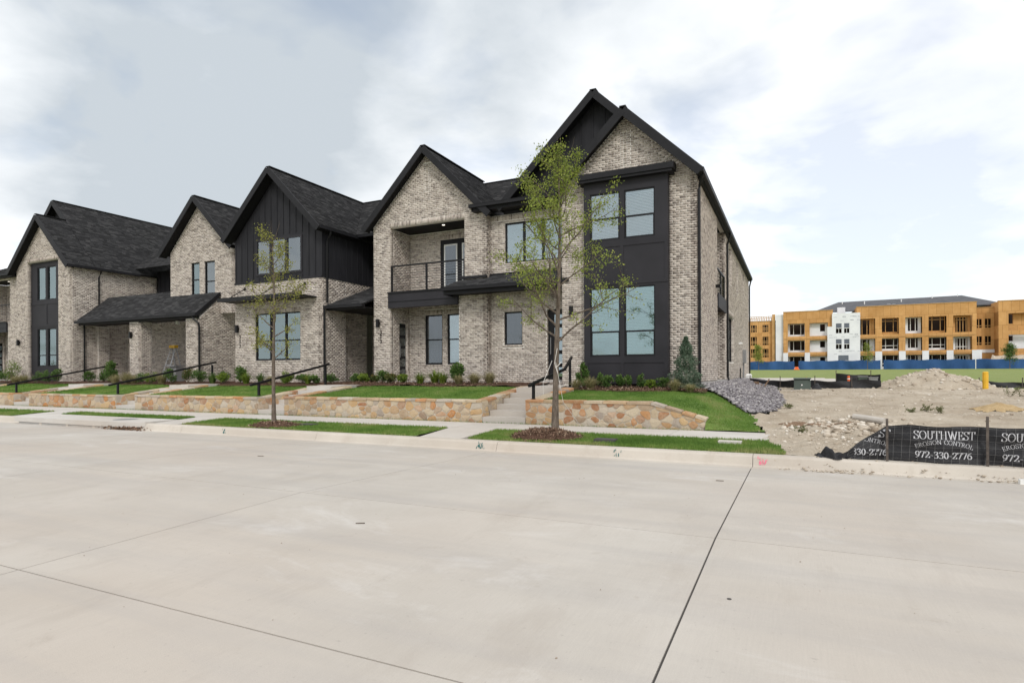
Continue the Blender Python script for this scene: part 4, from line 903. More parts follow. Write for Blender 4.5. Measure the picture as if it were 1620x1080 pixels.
b = MB(); b.box(-39.6, 24, .9, -34.1, 24.1, 7.4); b.box(-39.64, 18.42, .9, -39.5, 24, 7.4); b.build('side_wall', 'mortar', Eh.root)
Eh.bricks()
# ------------------------------------------------------------------ house F
Fh = balcony_house(-31.5, 'brick townhouse with a balcony cut off by the left edge of the picture', False, False); Fh.bricks()

# ------------------------------------------------------------------ handrails
def handrail(pts, posts, label):
    r = empty('handrail', posts[0][0], label, 'handrail', 'black handrails beside the front steps')
    b = MB()
    for p, q in zip(pts, pts[1:]): b.beam(p, q, .06, .07)
    b.build('rail', 'black_metal', r)
    for p, h in posts:
        b = MB(); b.box(p[0]-.032, p[1]-.032, p[2], p[0]+.032, p[1]+.032, p[2]+h); b.box(p[0]-.05, p[1]-.05, p[2], p[0]+.05, p[1]+.05, p[2]+.012); b.build('post', 'black_metal', r)
handrail([(-5.97, 13.55, 1.175), (-5.97, 13.85, 1.24), (-5.97, 16.1, 1.60), (-6.2, 17.35, 1.98)], [((-5.95, 13.78, .83), .39), ((-6.15, 17.05, 1.06), .83)], 'black metal handrail beside the steps behind the near tree')
HR = [(-15.35+.0, 1), (-22.75, 2), (-29.8, 3)]
HL = ['black metal handrail beside the steps behind the small left tree', 'long black handrail before the porch with the ladder', 'black handrail at far left before the tall recessed bay']
for x, k in HR:
    z0 = ZT[k]+.045; xx = x-.28; ln = [0, 3.4, 4.4, 4.4][k]
    handrail([(xx, 13.45, z0+.34), (xx, 13.6+ln, z0+.34+.21*ln)], [((xx, 13.78, z0), .40), ((xx, 13.4+ln, min(1.08, z0+.1*(ln))), .46+.085*ln)], HL[k-1])

# ------------------------------------------------------------------ leaves and plants
def unit(n):
    v = rng.normal(size=(n, 3)); return v/np.linalg.norm(v, axis=1)[:, None]
def leaves(name, P, size, tint, mat, par, wide=.36, updir=None):
    P = np.asarray(P); n = len(P); a = unit(n)
    if updir is not None: a = a+updir; a /= np.linalg.norm(a, axis=1)[:, None]
    b = np.cross(a, unit(n)); b /= np.linalg.norm(b, axis=1)[:, None]+1e-9; s_ = (size*(.65+.7*rng.random(n)))[:, None]
    V = np.stack([P, P+a*s_*.5+b*s_*wide, P+a*s_, P+a*s_*.5-b*s_*wide], 1).reshape(-1, 3)-np.array(tuple(origin(par)))
    return link(name, mesh_np(name, V, np.arange(4*n).reshape(-1, 4), tint, mat), par)
def shrub(x, y, z, rx, h, kind, label, group):
    nm = {'round': 'shrub', 'tall': 'shrub', 'lime': 'shrub', 'red': 'shrub', 'lily': 'leafy_plant', 'straw': 'ornamental_grass', 'cedar': 'conifer'}[kind]
    r = empty(nm, (x, y, z), label, {'leafy_plant': 'plant', 'ornamental_grass': 'grass clump', 'conifer': 'conifer'}.get(nm, 'shrub'), group)
    if kind in ('lily', 'straw'):
        rx *= 1.2; h *= 1.15; n = 150 if kind == 'lily' else 420; V = []; F = []; T = []; o = np.array([0, 0, 0.])
        for i in range(n):
            an = random.uniform(0, 6.283); ln = h*random.uniform(.75, 1.25); out_ = random.uniform(.15, 1.0)*rx*1.25; b0 = random.uniform(0, rx*.3); wd = (.011 if kind == 'lily' else .0045)
            d = np.array([math.cos(an), math.sin(an), 0]); sd = np.array([-d[1], d[0], 0])*wd; i0 = len(V); tt = min(1, max(0, random.gauss(.5, .22)))
            for t_ in (0, .4, .75, 1):
                zz = ln*(1.5*t_-.75*t_*t_*(.6+.9*out_/rx/1.25)); p = d*(b0+out_*t_**1.5)+np.array([0, 0, zz]); w_ = 1-.85*t_**2
                V += [p-sd*w_, p+sd*w_]
            for k in range(3): F.append((i0+2*k, i0+2*k+1, i0+2*k+3, i0+2*k+2)); T.append(tt)
        link('leaves', mesh_np('leaves', np.array(V), F, T, 'shrub_lime' if kind == 'lily' and random.random() < .5 else ('shrub_leaf' if kind == 'lily' else 'straw_grass')), r)
        return r
    rx *= 1.25; h *= 1.15
    st = MB(); P = []; T = []
    ns = 9 if kind != 'cedar' else 1
    for i in range(ns):
        an = random.uniform(0, 6.283); e_ = (x+math.cos(an)*rx*.6, y+math.sin(an)*rx*.6, z+h*.75) if ns > 1 else (x, y, z+h*.95)
        st.tube([(x, y, z), ((x+e_[0])/2, (y+e_[1])/2, z+h*.4), e_], [.009, .007, .003] if ns > 1 else [.03, .02, .006], 5)
    st.build('stem', 'twig', r)
    n = int((900 if kind in ('round', 'lime', 'red') else 1700 if kind == 'tall' else 8500)); n = int(n*min(1.3, max(.45, 16/y*1.1)))
    lumps = [(unit(1)[0]*np.array([.75, .75, .9]), random.uniform(.3, .5)) for _ in range(12)]
    while len(P) < n:
        if kind == 'cedar':
            t_ = random.random()**1.35; rr = rx*(1-t_)**.75*(.55+.6*random.random()**.5)*(1+.22*math.sin(t_*23+3*math.atan2(1, 1))); an = random.uniform(0, 6.283)
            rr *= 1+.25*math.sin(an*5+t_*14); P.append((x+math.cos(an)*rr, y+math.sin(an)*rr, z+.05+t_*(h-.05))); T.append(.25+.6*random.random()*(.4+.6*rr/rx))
        else:
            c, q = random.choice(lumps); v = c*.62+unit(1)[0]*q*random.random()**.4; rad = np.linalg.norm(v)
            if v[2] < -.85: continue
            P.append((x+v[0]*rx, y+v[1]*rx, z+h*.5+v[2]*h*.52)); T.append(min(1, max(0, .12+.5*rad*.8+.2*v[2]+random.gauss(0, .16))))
    sz_ = {'cedar': .062, 'tall': .062, 'round': .052, 'lime': .055, 'red': .052}[kind]
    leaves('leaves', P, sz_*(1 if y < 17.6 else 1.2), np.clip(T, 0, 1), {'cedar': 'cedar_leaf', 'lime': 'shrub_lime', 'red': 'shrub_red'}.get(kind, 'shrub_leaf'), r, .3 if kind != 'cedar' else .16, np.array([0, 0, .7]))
    return r
KD = {'round': 'small rounded green shrub', 'tall': 'upright dark green shrub', 'lime': 'bright lime green shrub', 'red': 'reddish green low shrub', 'lily': 'strap-leaved green plant', 'straw': 'straw-coloured grass clump', 'cedar': 'grey green conical cedar'}
ORD = 'first second third fourth fifth sixth seventh eighth ninth tenth eleventh twelfth thirteenth fourteenth fifteenth sixteenth'.split()
def bedplants(where, Lst, zf):
    Lst = sorted(Lst); kinds = {}
    for x, y, k, rx, h in Lst: kinds.setdefault(k, []).append(x)
    for x, y, k, rx, h in Lst:
        i = kinds[k].index(x); tot = len(kinds[k]); pos = '' if tot == 1 else f', {ORD[i]} one from left'
        shrub(x, y, zf(x, y)+.03, rx, h, k, f'{KD[k]} {where}{pos}', 'bedding plants along the house fronts')
bedplants('before the black bay', [(-5.93, 17.6, 'tall', .21, .70), (-5.32, 17.6, 'round', .14, .40), (-5.04, 17.35, 'round', .19, .34), (-4.75, 17.6, 'round', .13, .36), (-4.46, 17.4, 'round', .15, .34), (-4.08, 17.5, 'round', .15, .38), (-3.73, 17.2, 'lime', .15, .26), (-3.45, 17.5, 'round', .19, .33),
    (-5.92, 16.95, 'straw', .26, .27), (-5.47, 16.95, 'straw', .3, .34), (-2.97, 16.75, 'straw', .24, .28), (-2.54, 16.6, 'straw', .24, .2), (-2.77, 17.4, 'cedar', .29, 1.28)], lambda x, y: righty(x, y))
bedplants('before the balcony house', [(-15.57, 18.4, 'round', .2, .3), (-15.1, 18.3, 'lime', .22, .32), (-14.7, 18.5, 'red', .2, .3), (-14.1, 18.2, 'round', .27, .42), (-13.68, 18.1, 'red', .25, .32), (-13.16, 18.2, 'lime', .22, .28), (-12.26, 18.0, 'lily', .3, .36), (-11.76, 18.2, 'lily', .36, .42), (-11.36, 18.1, 'lily', .32, .36), (-10.88, 18.3, 'tall', .25, .80), (-10.52, 17.8, 'straw', .3, .3), (-10.06, 18.1, 'straw', .34, .34), (-9.51, 18.2, 'straw', .36, .36)], lambda x, y: yz(y))
bedplants('before the board and batten house', [(-22.89, 17.7, 'lily', .3, .42), (-22.4, 17.9, 'round', .28, .5), (-22.0, 17.5, 'lime', .26, .4), (-21.5, 18.0, 'tall', .24, .62), (-20.72, 17.6, 'lily', .3, .42), (-19.98, 17.7, 'lily', .28, .4), (-19.33, 17.6, 'straw', .25, .3), (-18.56, 17.7, 'lime', .3, .48), (-17.78, 17.8, 'round', .26, .34), (-17.37, 17.7, 'lily', .26, .36), (-16.95, 17.6, 'round', .24, .3), (-16.3, 17.9, 'round', .28, .34)], lambda x, y: yz(y))
bedplants('before the long porch', [(-31.96, 17.7, 'round', .3, .5), (-31.17, 18.0, 'round', .3, .55), (-29.9, 17.6, 'tall', .3, .95), (-29.3, 17.4, 'straw', .36, .4), (-28.57, 17.5, 'straw', .4, .5), (-27.85, 17.4, 'straw', .38, .4), (-27.39, 17.5, 'round', .34, .46), (-26.6, 17.4, 'lime', .34, .5), (-26.0, 17.5, 'straw', .4, .46), (-25.5, 17.6, 'round', .32, .6), (-24.6, 17.8, 'red', .3, .6), (-24.0, 17.9, 'round', .34, .52)], lambda x, y: yz(y))
bedplants('at far left', [(-39.4, 17.6, 'round', .4, .6), (-38.6, 17.5, 'lime', .45, 1.1), (-37.6, 17.2, 'straw', .4, .4), (-36.8, 17.2, 'straw', .4, .45), (-35.97, 17.4, 'round', .35, .6), (-35.15, 17.5, 'round', .35, .62), (-34.46, 17.6, 'round', .33, .65)], lambda x, y: yz(y))

def tree(base, height, tr, c0, spread, seed, nprim, leafn, leafsize, mat, label, whip=0, group='young street trees on the kerb strip', lean=(0, 0), segs=8, prof_=None):
    rs = random.Random(seed); r = empty('young_tree', base, label, 'tree', group); bx_, by_, bz_ = base; wood = MB(); tips = []
    tp = [Vector((bx_+lean[0]*t_+.05*height/6*math.sin(t_*5+seed)*t_, by_+lean[1]*t_+.04*math.cos(t_*4+seed)*t_, bz_-.1+(height+.1)*t_)) for t_ in [i/14 for i in range(15)]]
    wood.tube(tp, [tr*(1.18-.25*min(1, i/2))*(1-.86*(i/14)**1.1) for i in range(15)], 9)
    trunk_ = []
    def at(t_): i = min(13, int(t_*14)); return tp[i].lerp(tp[i+1], t_*14-i)
    def branch(p, d, ln, rad, lev):
        pts = [p]; n = 5 if lev < 3 else 4; d = d.normalized(); q = p.copy()
        for i in range(n):
            d = (d+Vector((rs.gauss(0, .13), rs.gauss(0, .13), rs.gauss(.07 if lev == 1 else .02, .11)))).normalized(); q = q+d*(ln/n); pts.append(q)
        wood.tube(pts, [rad*(1-.8*i/n) for i in range(n+1)], 5 if lev == 1 else 3)
        if lev < 3:
            cnt = rs.randint(5, 8) if lev == 1 else rs.randint(3, 5)
            for k in range(cnt):
                t_ = .22+.75*(k+rs.random())/cnt; i = min(n-1, int(t_*n)); s0 = pts[i].lerp(pts[i+1], t_*n-i)
                dd = (pts[i+1]-pts[i]).normalized(); sd = dd.cross(Vector((rs.gauss(0, 1), rs.gauss(0, 1), rs.gauss(0, 1)))).normalized()
                branch(s0, dd*.55+sd*.85+Vector((0, 0, .12)), ln*(rs.uniform(.28, .5))*(1.15-.5*t_), rad*.42, lev+1)
        if lev >= 2:
            for k in range(n): tips.append((pts[k], pts[k+1]))
    for k in range(nprim):
        t_ = c0+(.97-c0)*(k+rs.random()*.8)/nprim; an = k*2.4+rs.uniform(-.5, .5); rel = (t_-c0)/(1-c0)
        up = .35+.75*rel+rs.uniform(-.15, .25); ln = spread*(prof_(rel) if prof_ else (1.0-.55*rel))*rs.uniform(.75, 1.2)
        branch(at(t_), Vector((math.cos(an), math.sin(an), up)), ln, tr*(.34-.16*rel), 1)
    for k in range(whip):
        an = rs.uniform(0, 6.28); p = at(.93); pts = [p]; d = Vector((math.cos(an)*.18, math.sin(an)*.18, 1)).normalized()
        for i in range(6): d = (d+Vector((rs.gauss(0, .1), rs.gauss(0, .1), 0))).normalized(); pts.append(pts[-1]+d*height*.028)
        wood.tube(pts, [.007, .006, .005, .004, .003, .0025, .002], 4)
    wood.build('trunk', 'bark', r, smooth=True)
    # foliage: clumps on some twigs, others nearly bare
    wt = [rs.random()**2.4 for _ in tips]; tot = sum(wt); P = []; T = []
    for (a, b), w_ in zip(tips, wt):
        k = int(leafn*w_/tot+rs.random()); cl = rs.uniform(.2, .8); sp = leafsize*1.5
        for _ in range(k):
            q = a.lerp(b, rs.random()); P.append((q.x+rs.gauss(0, sp), q.y+rs.gauss(0, sp), q.z+rs.gauss(0, sp*.8))); T.append(min(1, max(0, cl+rs.gauss(0, .18))))
    leaves('crown', P, leafsize, np.array(T), mat, r, .30)
    return r
t1 = tree((-4.45, 11.42, .30), 5.55, .075, .33, 1.7, 11, 26, 11500, .043, 'tree_leaf', 'young leafy street tree on the kerb strip before the black bay', whip=3, lean=(.12, 0), prof_=lambda r_: 1.15-.80*r_)
b = MB(); b.tube([(-4.40, 11.34, 1.72), (-4.30, 11.5, .9), (-4.05, 12.05, .28)], .005, 4); b.tube([(-4.48, 11.34, 1.75), (-4.62, 11.2, 1.3), (-4.66, 11.3, 1.05)], .005, 4); b.tube([(-4.4, 11.33, 1.60), (-4.33, 11.33, 1.66), (-4.31, 11.42, 1.72)], .008, 4); b.tube([(-4.36, 11.33, 2.0), (-4.42, 11.33, 1.7), (-4.36, 11.34, 1.5)], .006, 4)
b.build('guy_line', 'cord_white', t1)
t2 = tree((-12.0, 11.05, .24), 4.75, .058, .33, 1.05, 23, 16, 3300, .046, 'tree_leaf_yellow', 'small sparse young tree before the board and batten gable', whip=4, lean=(-.1, .05), prof_=lambda r_: .75+.5*r_-.9*r_*r_)
def mulch_ring(x, y, rx, ry, h, n, label):
    r = empty('mulch_mound', (x, y, .18), label, 'mulch', 'mulch rings round the street trees')
    def zf(px, py): q = math.hypot((px-x)/rx, (py-y)/ry); return .17+h*max(0, 1-q**2.2)*(1+.25*fbm(px, py, 3))
    o = grid('mound', ar(x-rx, x+rx, .05), ar(y-ry, y+ry, .05), lambda a, b: zf(a, b)-.0, 'mulch', lambda a, b: math.hypot((a-x)/rx, (b-y)/ry) < 1+.1*math.sin(9*math.atan2(b-y, a-x)), None, None); o.parent = r; o.matrix_parent_inverse = Matrix.Translation(-r.location)
    P = []
    while len(P) < n:
        a, b = random.gauss(0, .5), random.gauss(0, .5); q = math.hypot(a, b)
        if q < 1.12: P.append((x+a*rx, y+b*ry, zf(x+a*rx, y+b*ry)+.006))
    leaves('chips', P, .055, rng.random(n), 'mulch_chip', r, .2, np.array([0, 0, .15]))['kind'] = 'stuff'
mulch_ring(-4.55, 11.22, .82, .60, .17, 2600, 'brown mulch mound round the foot of the near tree')
mulch_ring(-11.95, 11.08, .85, .5, .10, 900, 'brown mulch ring round the foot of the small left tree')
def chips(n, xr, yr, zf, keep, label):
    P = []
    while len(P) < n:
        a, b = random.uniform(*xr), random.uniform(*yr)
        if keep(a, b): P.append((a, b, zf(a, b)+.045))
    r = empty('mulch', (sum(xr)/2, sum(yr)/2, 1.0), label, 'mulch', kind='stuff'); leaves('chips', P, .06, rng.random(n), 'mulch_chip', r, .2, np.array([0, 0, .15]))
chips(2600, (-6, -2.2), (16.5, 18.1), righty, lambda x, y: y > 16.6+.18*math.sin(x*1.9), 'brown mulch in the bed before the black bay')
chips(1500, (-15.5, -9), (17.3, 19), lambda x, y: yz(y), lambda x, y: True, 'brown mulch in the bed before the balcony house')

# ------------------------------------------------------------------ loose stones helper
ICO_V = np.array([(-.53, .85, 0), (.53, .85, 0), (-.53, -.85, 0), (.53, -.85, 0), (0, -.53, .85), (0, .53, .85), (0, -.53, -.85), (0, .53, -.85), (.85, 0, -.53), (.85, 0, .53), (-.85, 0, -.53), (-.85, 0, .53)])
ICO_F = np.array([(0,11,5),(0,5,1),(0,1,7),(0,7,10),(0,10,11),(1,5,9),(5,11,4),(11,10,2),(10,7,6),(7,1,8),(3,9,4),(3,4,2),(3,2,6),(3,6,8),(3,8,9),(4,9,5),(2,4,11),(6,2,10),(8,6,7),(9,8,1)])
def rocks(name, P, R_, tint, mat, flat=.65, par=None):
    P = np.asarray(P); n = len(P); V = ICO_V[None]*(.75+.5*rng.random((n, 12, 1))); V = V*np.stack([.7+.6*rng.random(n), .7+.6*rng.random(n), flat*(.7+.5*rng.random(n))], 1)[:, None]
    an = rng.random(n)*6.283; c, s_ = np.cos(an)[:, None], np.sin(an)[:, None]; x = V[:, :, 0]*c-V[:, :, 1]*s_; y = V[:, :, 0]*s_+V[:, :, 1]*c; V = np.stack([x, y, V[:, :, 2]], 2)*np.asarray(R_)[:, None, None]+P[:, None]
    if par: V = V-np.array(tuple(origin(par)))
    F = (ICO_F[None]+12*np.arange(n)[:, None, None]).reshape(-1, 3); return link(name, mesh_np(name, V.reshape(-1, 3), F, np.repeat(tint, 20), mat), par)
# ------------------------------------------------------------------ gravel bed along the side wall
GP = [(-2.62, 18.0), (-.98, 15.55), (-.45, 16.6), (-.25, 19), (-.5, 24), (-.9, 32), (-1.6, 36), (-2.62, 36)]
def gz(x, y): return righty(x, y)+.005+.06*max(0, min(1, (-x-.5)/1.2))
grid('gravel_bed', ar(-2.65, -.2, .12), ar(15.4, 36, .16), lambda x, y: gz(x, y), 'rock_bed', lambda x, y: inpoly(x, y, GP))
P = []
while len(P) < 9000:
    x, y = random.uniform(-2.6, -.2), 15.5+20*random.random()**1.6
    if inpoly(x+random.gauss(0, .05), y, GP) and x > -2.56 or inpoly(x, y, GP): P.append((x, y, gz(x, y)+random.uniform(.0, .05)))
o = rocks('gravel', P, rng.uniform(.016, .05, len(P)), rng.random(len(P)), 'river_rock'); tag(o, 'grey river rock bed along the side wall of the right-hand house', 'gravel', kind='stuff')
b = MB(); EP = [(-2.55, 17.95), (-2.0, 17.15), (-1.45, 16.3), (-.95, 15.5), (-.62, 15.9)]
for p, q in zip(EP, EP[1:]): b.beam((*p, righty(*p)+.005), (*q, righty(*q)+.005), .012, .10)
o = b.build('edging_strip', 'black_metal'); tag(o, 'black edging strip between the lawn and the river rock', 'edging')

# ------------------------------------------------------------------ dirt lot
def rough(x, y):
    e_ = max(0, 1-math.hypot((x-1.1)/1.6, (y-13.6)/2.2)); return .02*fbm(x*.35, y*2.2, 1.0, 4, 6.)+.035*fbm(x, y, 1.1, 4)+(.03+.10*e_)*fbm(x, y, 3.2, 5, 2.)+.07*e_+.02*fbm(x, y, 9, 3)
def dz(x, y):
    k = min(1, max(0, (y-10.6)/.8)); z = righty(x, y)+rough(x, y)*(.35+.65*k)
    z += .12*max(0, 1-math.hypot((x-4.45)/.5, (y-17.9)/.5))**.8*(1+.5*fbm(x, y, 4))
    return z+.01
dx_ = list(ar(-1.2, 8, .075))+list(ar(8.4, 60, 1.6)); dy_ = list(ar(10.553, 16, .065))+list(ar(16.15, 27.6, .15))
def dkeep(x, y):
    if x > 8: return True
    if inpoly(x, y, GP): return False
    if y < 11.95: return x > -.14-.3*max(0, y-10.9)+.06*math.sin(y*8)
    if y < 13.46: return x > -.5+.05*math.sin(y*7)
    if y < 15.7: return x > interp(y, RG_EDGE)+.06*math.sin(y*6)
    return x > -.55
grid('dirt_lot', dx_, dy_, dz, 'dirt', dkeep)
P = []; Rr = []
while len(P) < 4200:
    x, y = random.uniform(-.7, 9), 10.6+16*random.random()**1.4
    dens_ = .25+1.1*max(0, 1-math.hypot((x-1.0)/1.9, (y-13.2)/2.6))+.5*max(0, fbm(x, y, .8))
    if not dkeep(x, y) or random.random() > dens_: continue
    r_ = .006+.042*random.random()**5; r_ *= (1+1.0*max(0, 1-math.hypot((x-1.1)/1.4, (y-14)/1.6))); P.append((x, y, dz(x, y)+r_*.1)); Rr.append(r_)
for _ in range(420):
    a, q = random.uniform(0, 6.283), random.random()**.7; x, y = 1.15+math.cos(a)*1.5*q, 14.0+math.sin(a)*1.3*q
    if y > 12.2 and x > -.2: r_ = .015+.07*random.random()**2.5; P.append((x, y, dz(x, y)+r_*.2)); Rr.append(r_)
o = rocks('rubble', P, np.array(Rr), np.clip(rng.normal(.6, .25, len(P)), 0, 1), 'clod', .7); tag(o, 'clods and small stones strewn over the bare lot', 'rubble', kind='stuff')
P = []; Rr = []
while len(P) < 700:
    x = random.uniform(-.3, 4.5); y = 10.0+abs(random.gauss(0, .25)); 
    if random.random() > .2+.8*max(0, fbm(x*1.0, 3.3, 1.4, 2)+.2): continue
    P.append((x, min(y, 10.55), (.0 if y < 10.3 else .0+(min(y, 10.44)-10.3)*1.1)+.004)); Rr.append(.004+.022*random.random()**3)
o = rocks('spilled_soil', P, np.array(Rr), rng.random(len(P))*.7, 'clod', .5); tag(o, 'crumbs of soil spilled over the kerb and gutter', 'soil', kind='stuff')
def patch(name, cx, cy, rx, ry, h, mat, label, cat):
    r = empty(name, (cx, cy, dz(cx, cy)), label, cat)
    o = grid('mound', ar(cx-rx, cx+rx, .06), ar(cy-ry, cy+ry, .06), lambda x, y: dz(x, y)+.008+h*max(0, 1-math.hypot((x-cx)/rx, (y-cy)/ry))*(1+.6*fbm(x, y, 5)), mat, lambda x, y: math.hypot((x-cx)/rx, (y-cy)/ry) < .9+.3*fbm(x, y, 2.2), None, None)
    o.parent = r; o.matrix_parent_inverse = Matrix.Translation(-r.location); return r
patch('soil_patch', .45, 14.3, .75, .35, .03, 'red_dirt', 'reddish brown scraped patch of soil in the bare lot', 'soil')
patch('soil_heap', 4.42, 17.8, .6, .45, .05, 'ochre_dirt', 'ochre heap of dug soil behind the fence post', 'soil heap')
# big mound
mr0 = empty('dirt_mound', (5.05, 28.6, .8), 'large pale mound of excavated dirt on the bare lot', 'dirt mound')
def mz_(x, y): q = math.hypot((x-5.05)/(2.15 if x > 5.05 else 2.35), (y-28.6)/1.9); t_ = max(0, 1-q); return .76+.80*(t_**.75)*(1+.16*fbm(x, y, 1.3, 4))+.06*fbm(x, y, 3, 4)*min(1, t_*4)-.05*(q > .97)
o = grid('mound', ar(2.6, 7.3, .08), ar(26.6, 30.6, .08), mz_, 'dirt', lambda x, y: math.hypot((x-5.05)/2.3, (y-28.6)/1.95) < 1.0, None, None); o.parent = mr0; o.matrix_parent_inverse = Matrix.Translation(-mr0.location)
P = []
while len(P) < 1100:
    a, q = random.uniform(0, 6.283), random.random()**.6*1.08; x, y = 5.05+math.cos(a)*2.3*q, 28.6+math.sin(a)*1.9*q; P.append((x, y, max(mz_(x, y), dz(x, min(y, 27.5)))))
rocks('clods', P, .012+.085*rng.random(len(P))**5, np.clip(rng.normal(.55, .22, len(P)), 0, 1), 'clod', .75, mr0)['kind'] = 'stuff'
b = MB(); b.tube([(1.2, 15.1, .50), (1.4, 14.98, .485), (1.75, 14.75, .44)], .07, 10); o = b.build('pipe', 'pvc'); tag(o, 'pale drain pipe half buried in rubble behind the torn fence', 'pipe')
# weeds
def weed(x, y, s_, label):
    r = empty('weed', (x, y, dz(x, y)), label, 'weed', 'weeds on the bare lot'); P = []; T = []
    b = MB(); 
    for k in range(7):
        a = random.uniform(0, 6.28); e_ = Vector((x+math.cos(a)*s_*random.uniform(.3, 1), y+math.sin(a)*s_*.6, dz(x, y)+s_*random.uniform(.3, .9))); b.tube([(x, y, dz(x, y)), e_], .004, 3)
        for q in range(22): p = Vector((x, y, dz(x, y))).lerp(e_, .3+.75*random.random()); P.append((p.x+random.gauss(0, .02), p.y+random.gauss(0, .02), p.z+random.gauss(0, .02))); T.append(random.random())
    b.build('stem', 'twig', r); leaves('leaves', P, .045, np.array(T), 'weed', r, .25)
for (x, y, s_), lb in zip(((-.1, 17.3, .14), (2.55, 17.0, .12), (2.9, 17.2, .18), (3.15, 17.0, .17), (6.0, 23.0, .4), (.15, 13.4, .16), (6.5, 23.2, .35)),
    ('small weed at the edge of the river rock', 'leftmost of three weeds in the middle of the bare lot', 'middle of three weeds in the bare lot', 'rightmost of three weeds in the middle of the bare lot', 'left of two pale weeds before the yellow post', 'low weed beside the reddish soil patch', 'right of two pale weeds before the yellow post')): weed(x, y, s_, lb)

# ------------------------------------------------------------------ lettering (broad-nib strokes)
def arc(cx, cy, rx, ry, a0, a1, n=14): return [(cx+rx*math.cos(R(a0+(a1-a0)*i/n)), cy+ry*math.sin(R(a0+(a1-a0)*i/n))) for i in range(n+1)]
def cat_(pts, n=4):
    o = []
    for i in range(len(pts)-1):
        p0, p1, p2, p3 = pts[max(i-1, 0)], pts[i], pts[i+1], pts[min(i+2, len(pts)-1)]
        for k in range(n):
            t_ = k/n; o.append(tuple(.5*((2*p1[j])+(-p0[j]+p2[j])*t_+(2*p0[j]-5*p1[j]+4*p2[j]-p3[j])*t_*t_+(-p0[j]+3*p1[j]-3*p2[j]+p3[j])*t_**3) for j in (0, 1)))
    return o+[pts[-1]]
def sf(x, y, w_=.11): return [(x-w_, y), (x+w_, y)]
GL = {
 'S': (.56, [cat_([(.47, .76), (.44, .93), (.28, 1), (.11, .92), (.08, .74), (.2, .58), (.38, .45), (.50, .28), (.45, .07), (.27, 0), (.1, .06), (.06, .27)]), [(.48, .76), (.49, .98)], [(.05, .27), (.04, .02)]]),
 'O': (.78, [arc(.39, .5, .33, .5, 0, 360, 28)]),
 'U': (.76, [[(.16, 1), (.16, .32)]+arc(.38, .30, .22, .30, 180, 360, 10)+[(.60, .3), (.60, 1)], sf(.16, .985), sf(.6, .985)]),
 'T': (.66, [[(.33, 0), (.33, 1)], [(.03, .985), (.63, .985)], [(.04, 1), (.035, .76)], [(.62, 1), (.625, .76)], sf(.33, .015)]),
 'H': (.80, [[(.17, 0), (.17, 1)], [(.63, 0), (.63, 1)], [(.17, .52), (.63, .52)], sf(.17, .985), sf(.17, .015), sf(.63, .985), sf(.63, .015)]),
 'W': (1.02, [[(.10, 1), (.34, 0)], [(.34, 0), (.52, 1)], [(.48, 1), (.72, 0)], [(.72, 0), (.92, 1)], sf(.11, .985), sf(.5, .985), sf(.92, .985, .08)]),
 'E': (.62, [[(.16, 0), (.16, 1)], [(.05, .985), (.53, .985)], [(.16, .52), (.42, .52)], [(.05, .015), (.55, .015)], [(.53, 1), (.54, .78)], [(.55, 0), (.57, .24)], [(.42, .42), (.42, .62)]]),
 'R': (.70, [[(.16, 0), (.16, 1)], [(.05, .985), (.3, .985)]+arc(.3, .75, .23, .235, 90, -90, 10)+[(.16, .515)], [(.32, .51), (.62, .02)], sf(.16, .015), [(.56, .015), (.70, .015)]]),
 'I': (.34, [[(.17, 0), (.17, 1)], sf(.17, .985), sf(.17, .015)]),
 'N': (.80, [[(.15, 0), (.15, 1)], [(.15, 1), (.64, 0)], [(.64, 0), (.64, 1)], sf(.13, .985), sf(.15, .015), sf(.64, .985)]),
 'C': (.68, [arc(.40, .5, .34, .5, 48, 312, 22), [(.62, .98), (.63, .70)], [(.63, .2), (.64, .04)]]),
 'L': (.60, [[(.16, 0), (.16, 1)], sf(.16, .985), [(.05, .015), (.54, .015)], [(.54, 0), (.56, .28)]]),
 '9': (.56, [arc(.27, .68, .20, .32, 0, 360, 20), cat_([(.47, .7), (.45, .4), (.33, .14), (.1, .0)])]),
 '7': (.54, [[(.06, .97), (.50, .97)], [(.50, .97), (.22, 0)], [(.06, 1), (.05, .76)]]),
 '2': (.56, [cat_([(.07, .74), (.12, .93), (.27, 1), (.43, .92), (.45, .72), (.34, .45), (.06, .03)]), [(.06, .04), (.48, .04)], [(.48, .03), (.51, .22)]]),
 '3': (.54, [cat_([(.08, .82), (.22, 1), (.40, .94), (.43, .76), (.32, .58), (.18, .53)]), cat_([(.18, .53), (.38, .48), (.46, .28), (.38, .06), (.2, 0), (.06, .08)])]),
 '0': (.56, [arc(.28, .5, .20, .5, 0, 360, 22)]),
 '6': (.56, [arc(.28, .31, .20, .31, 0, 360, 20), cat_([(.08, .32), (.11, .6), (.24, .86), (.46, 1.0)])]),
 '-': (.38, [[(.05, .38), (.32, .38)]]), ' ': (.4, [])}
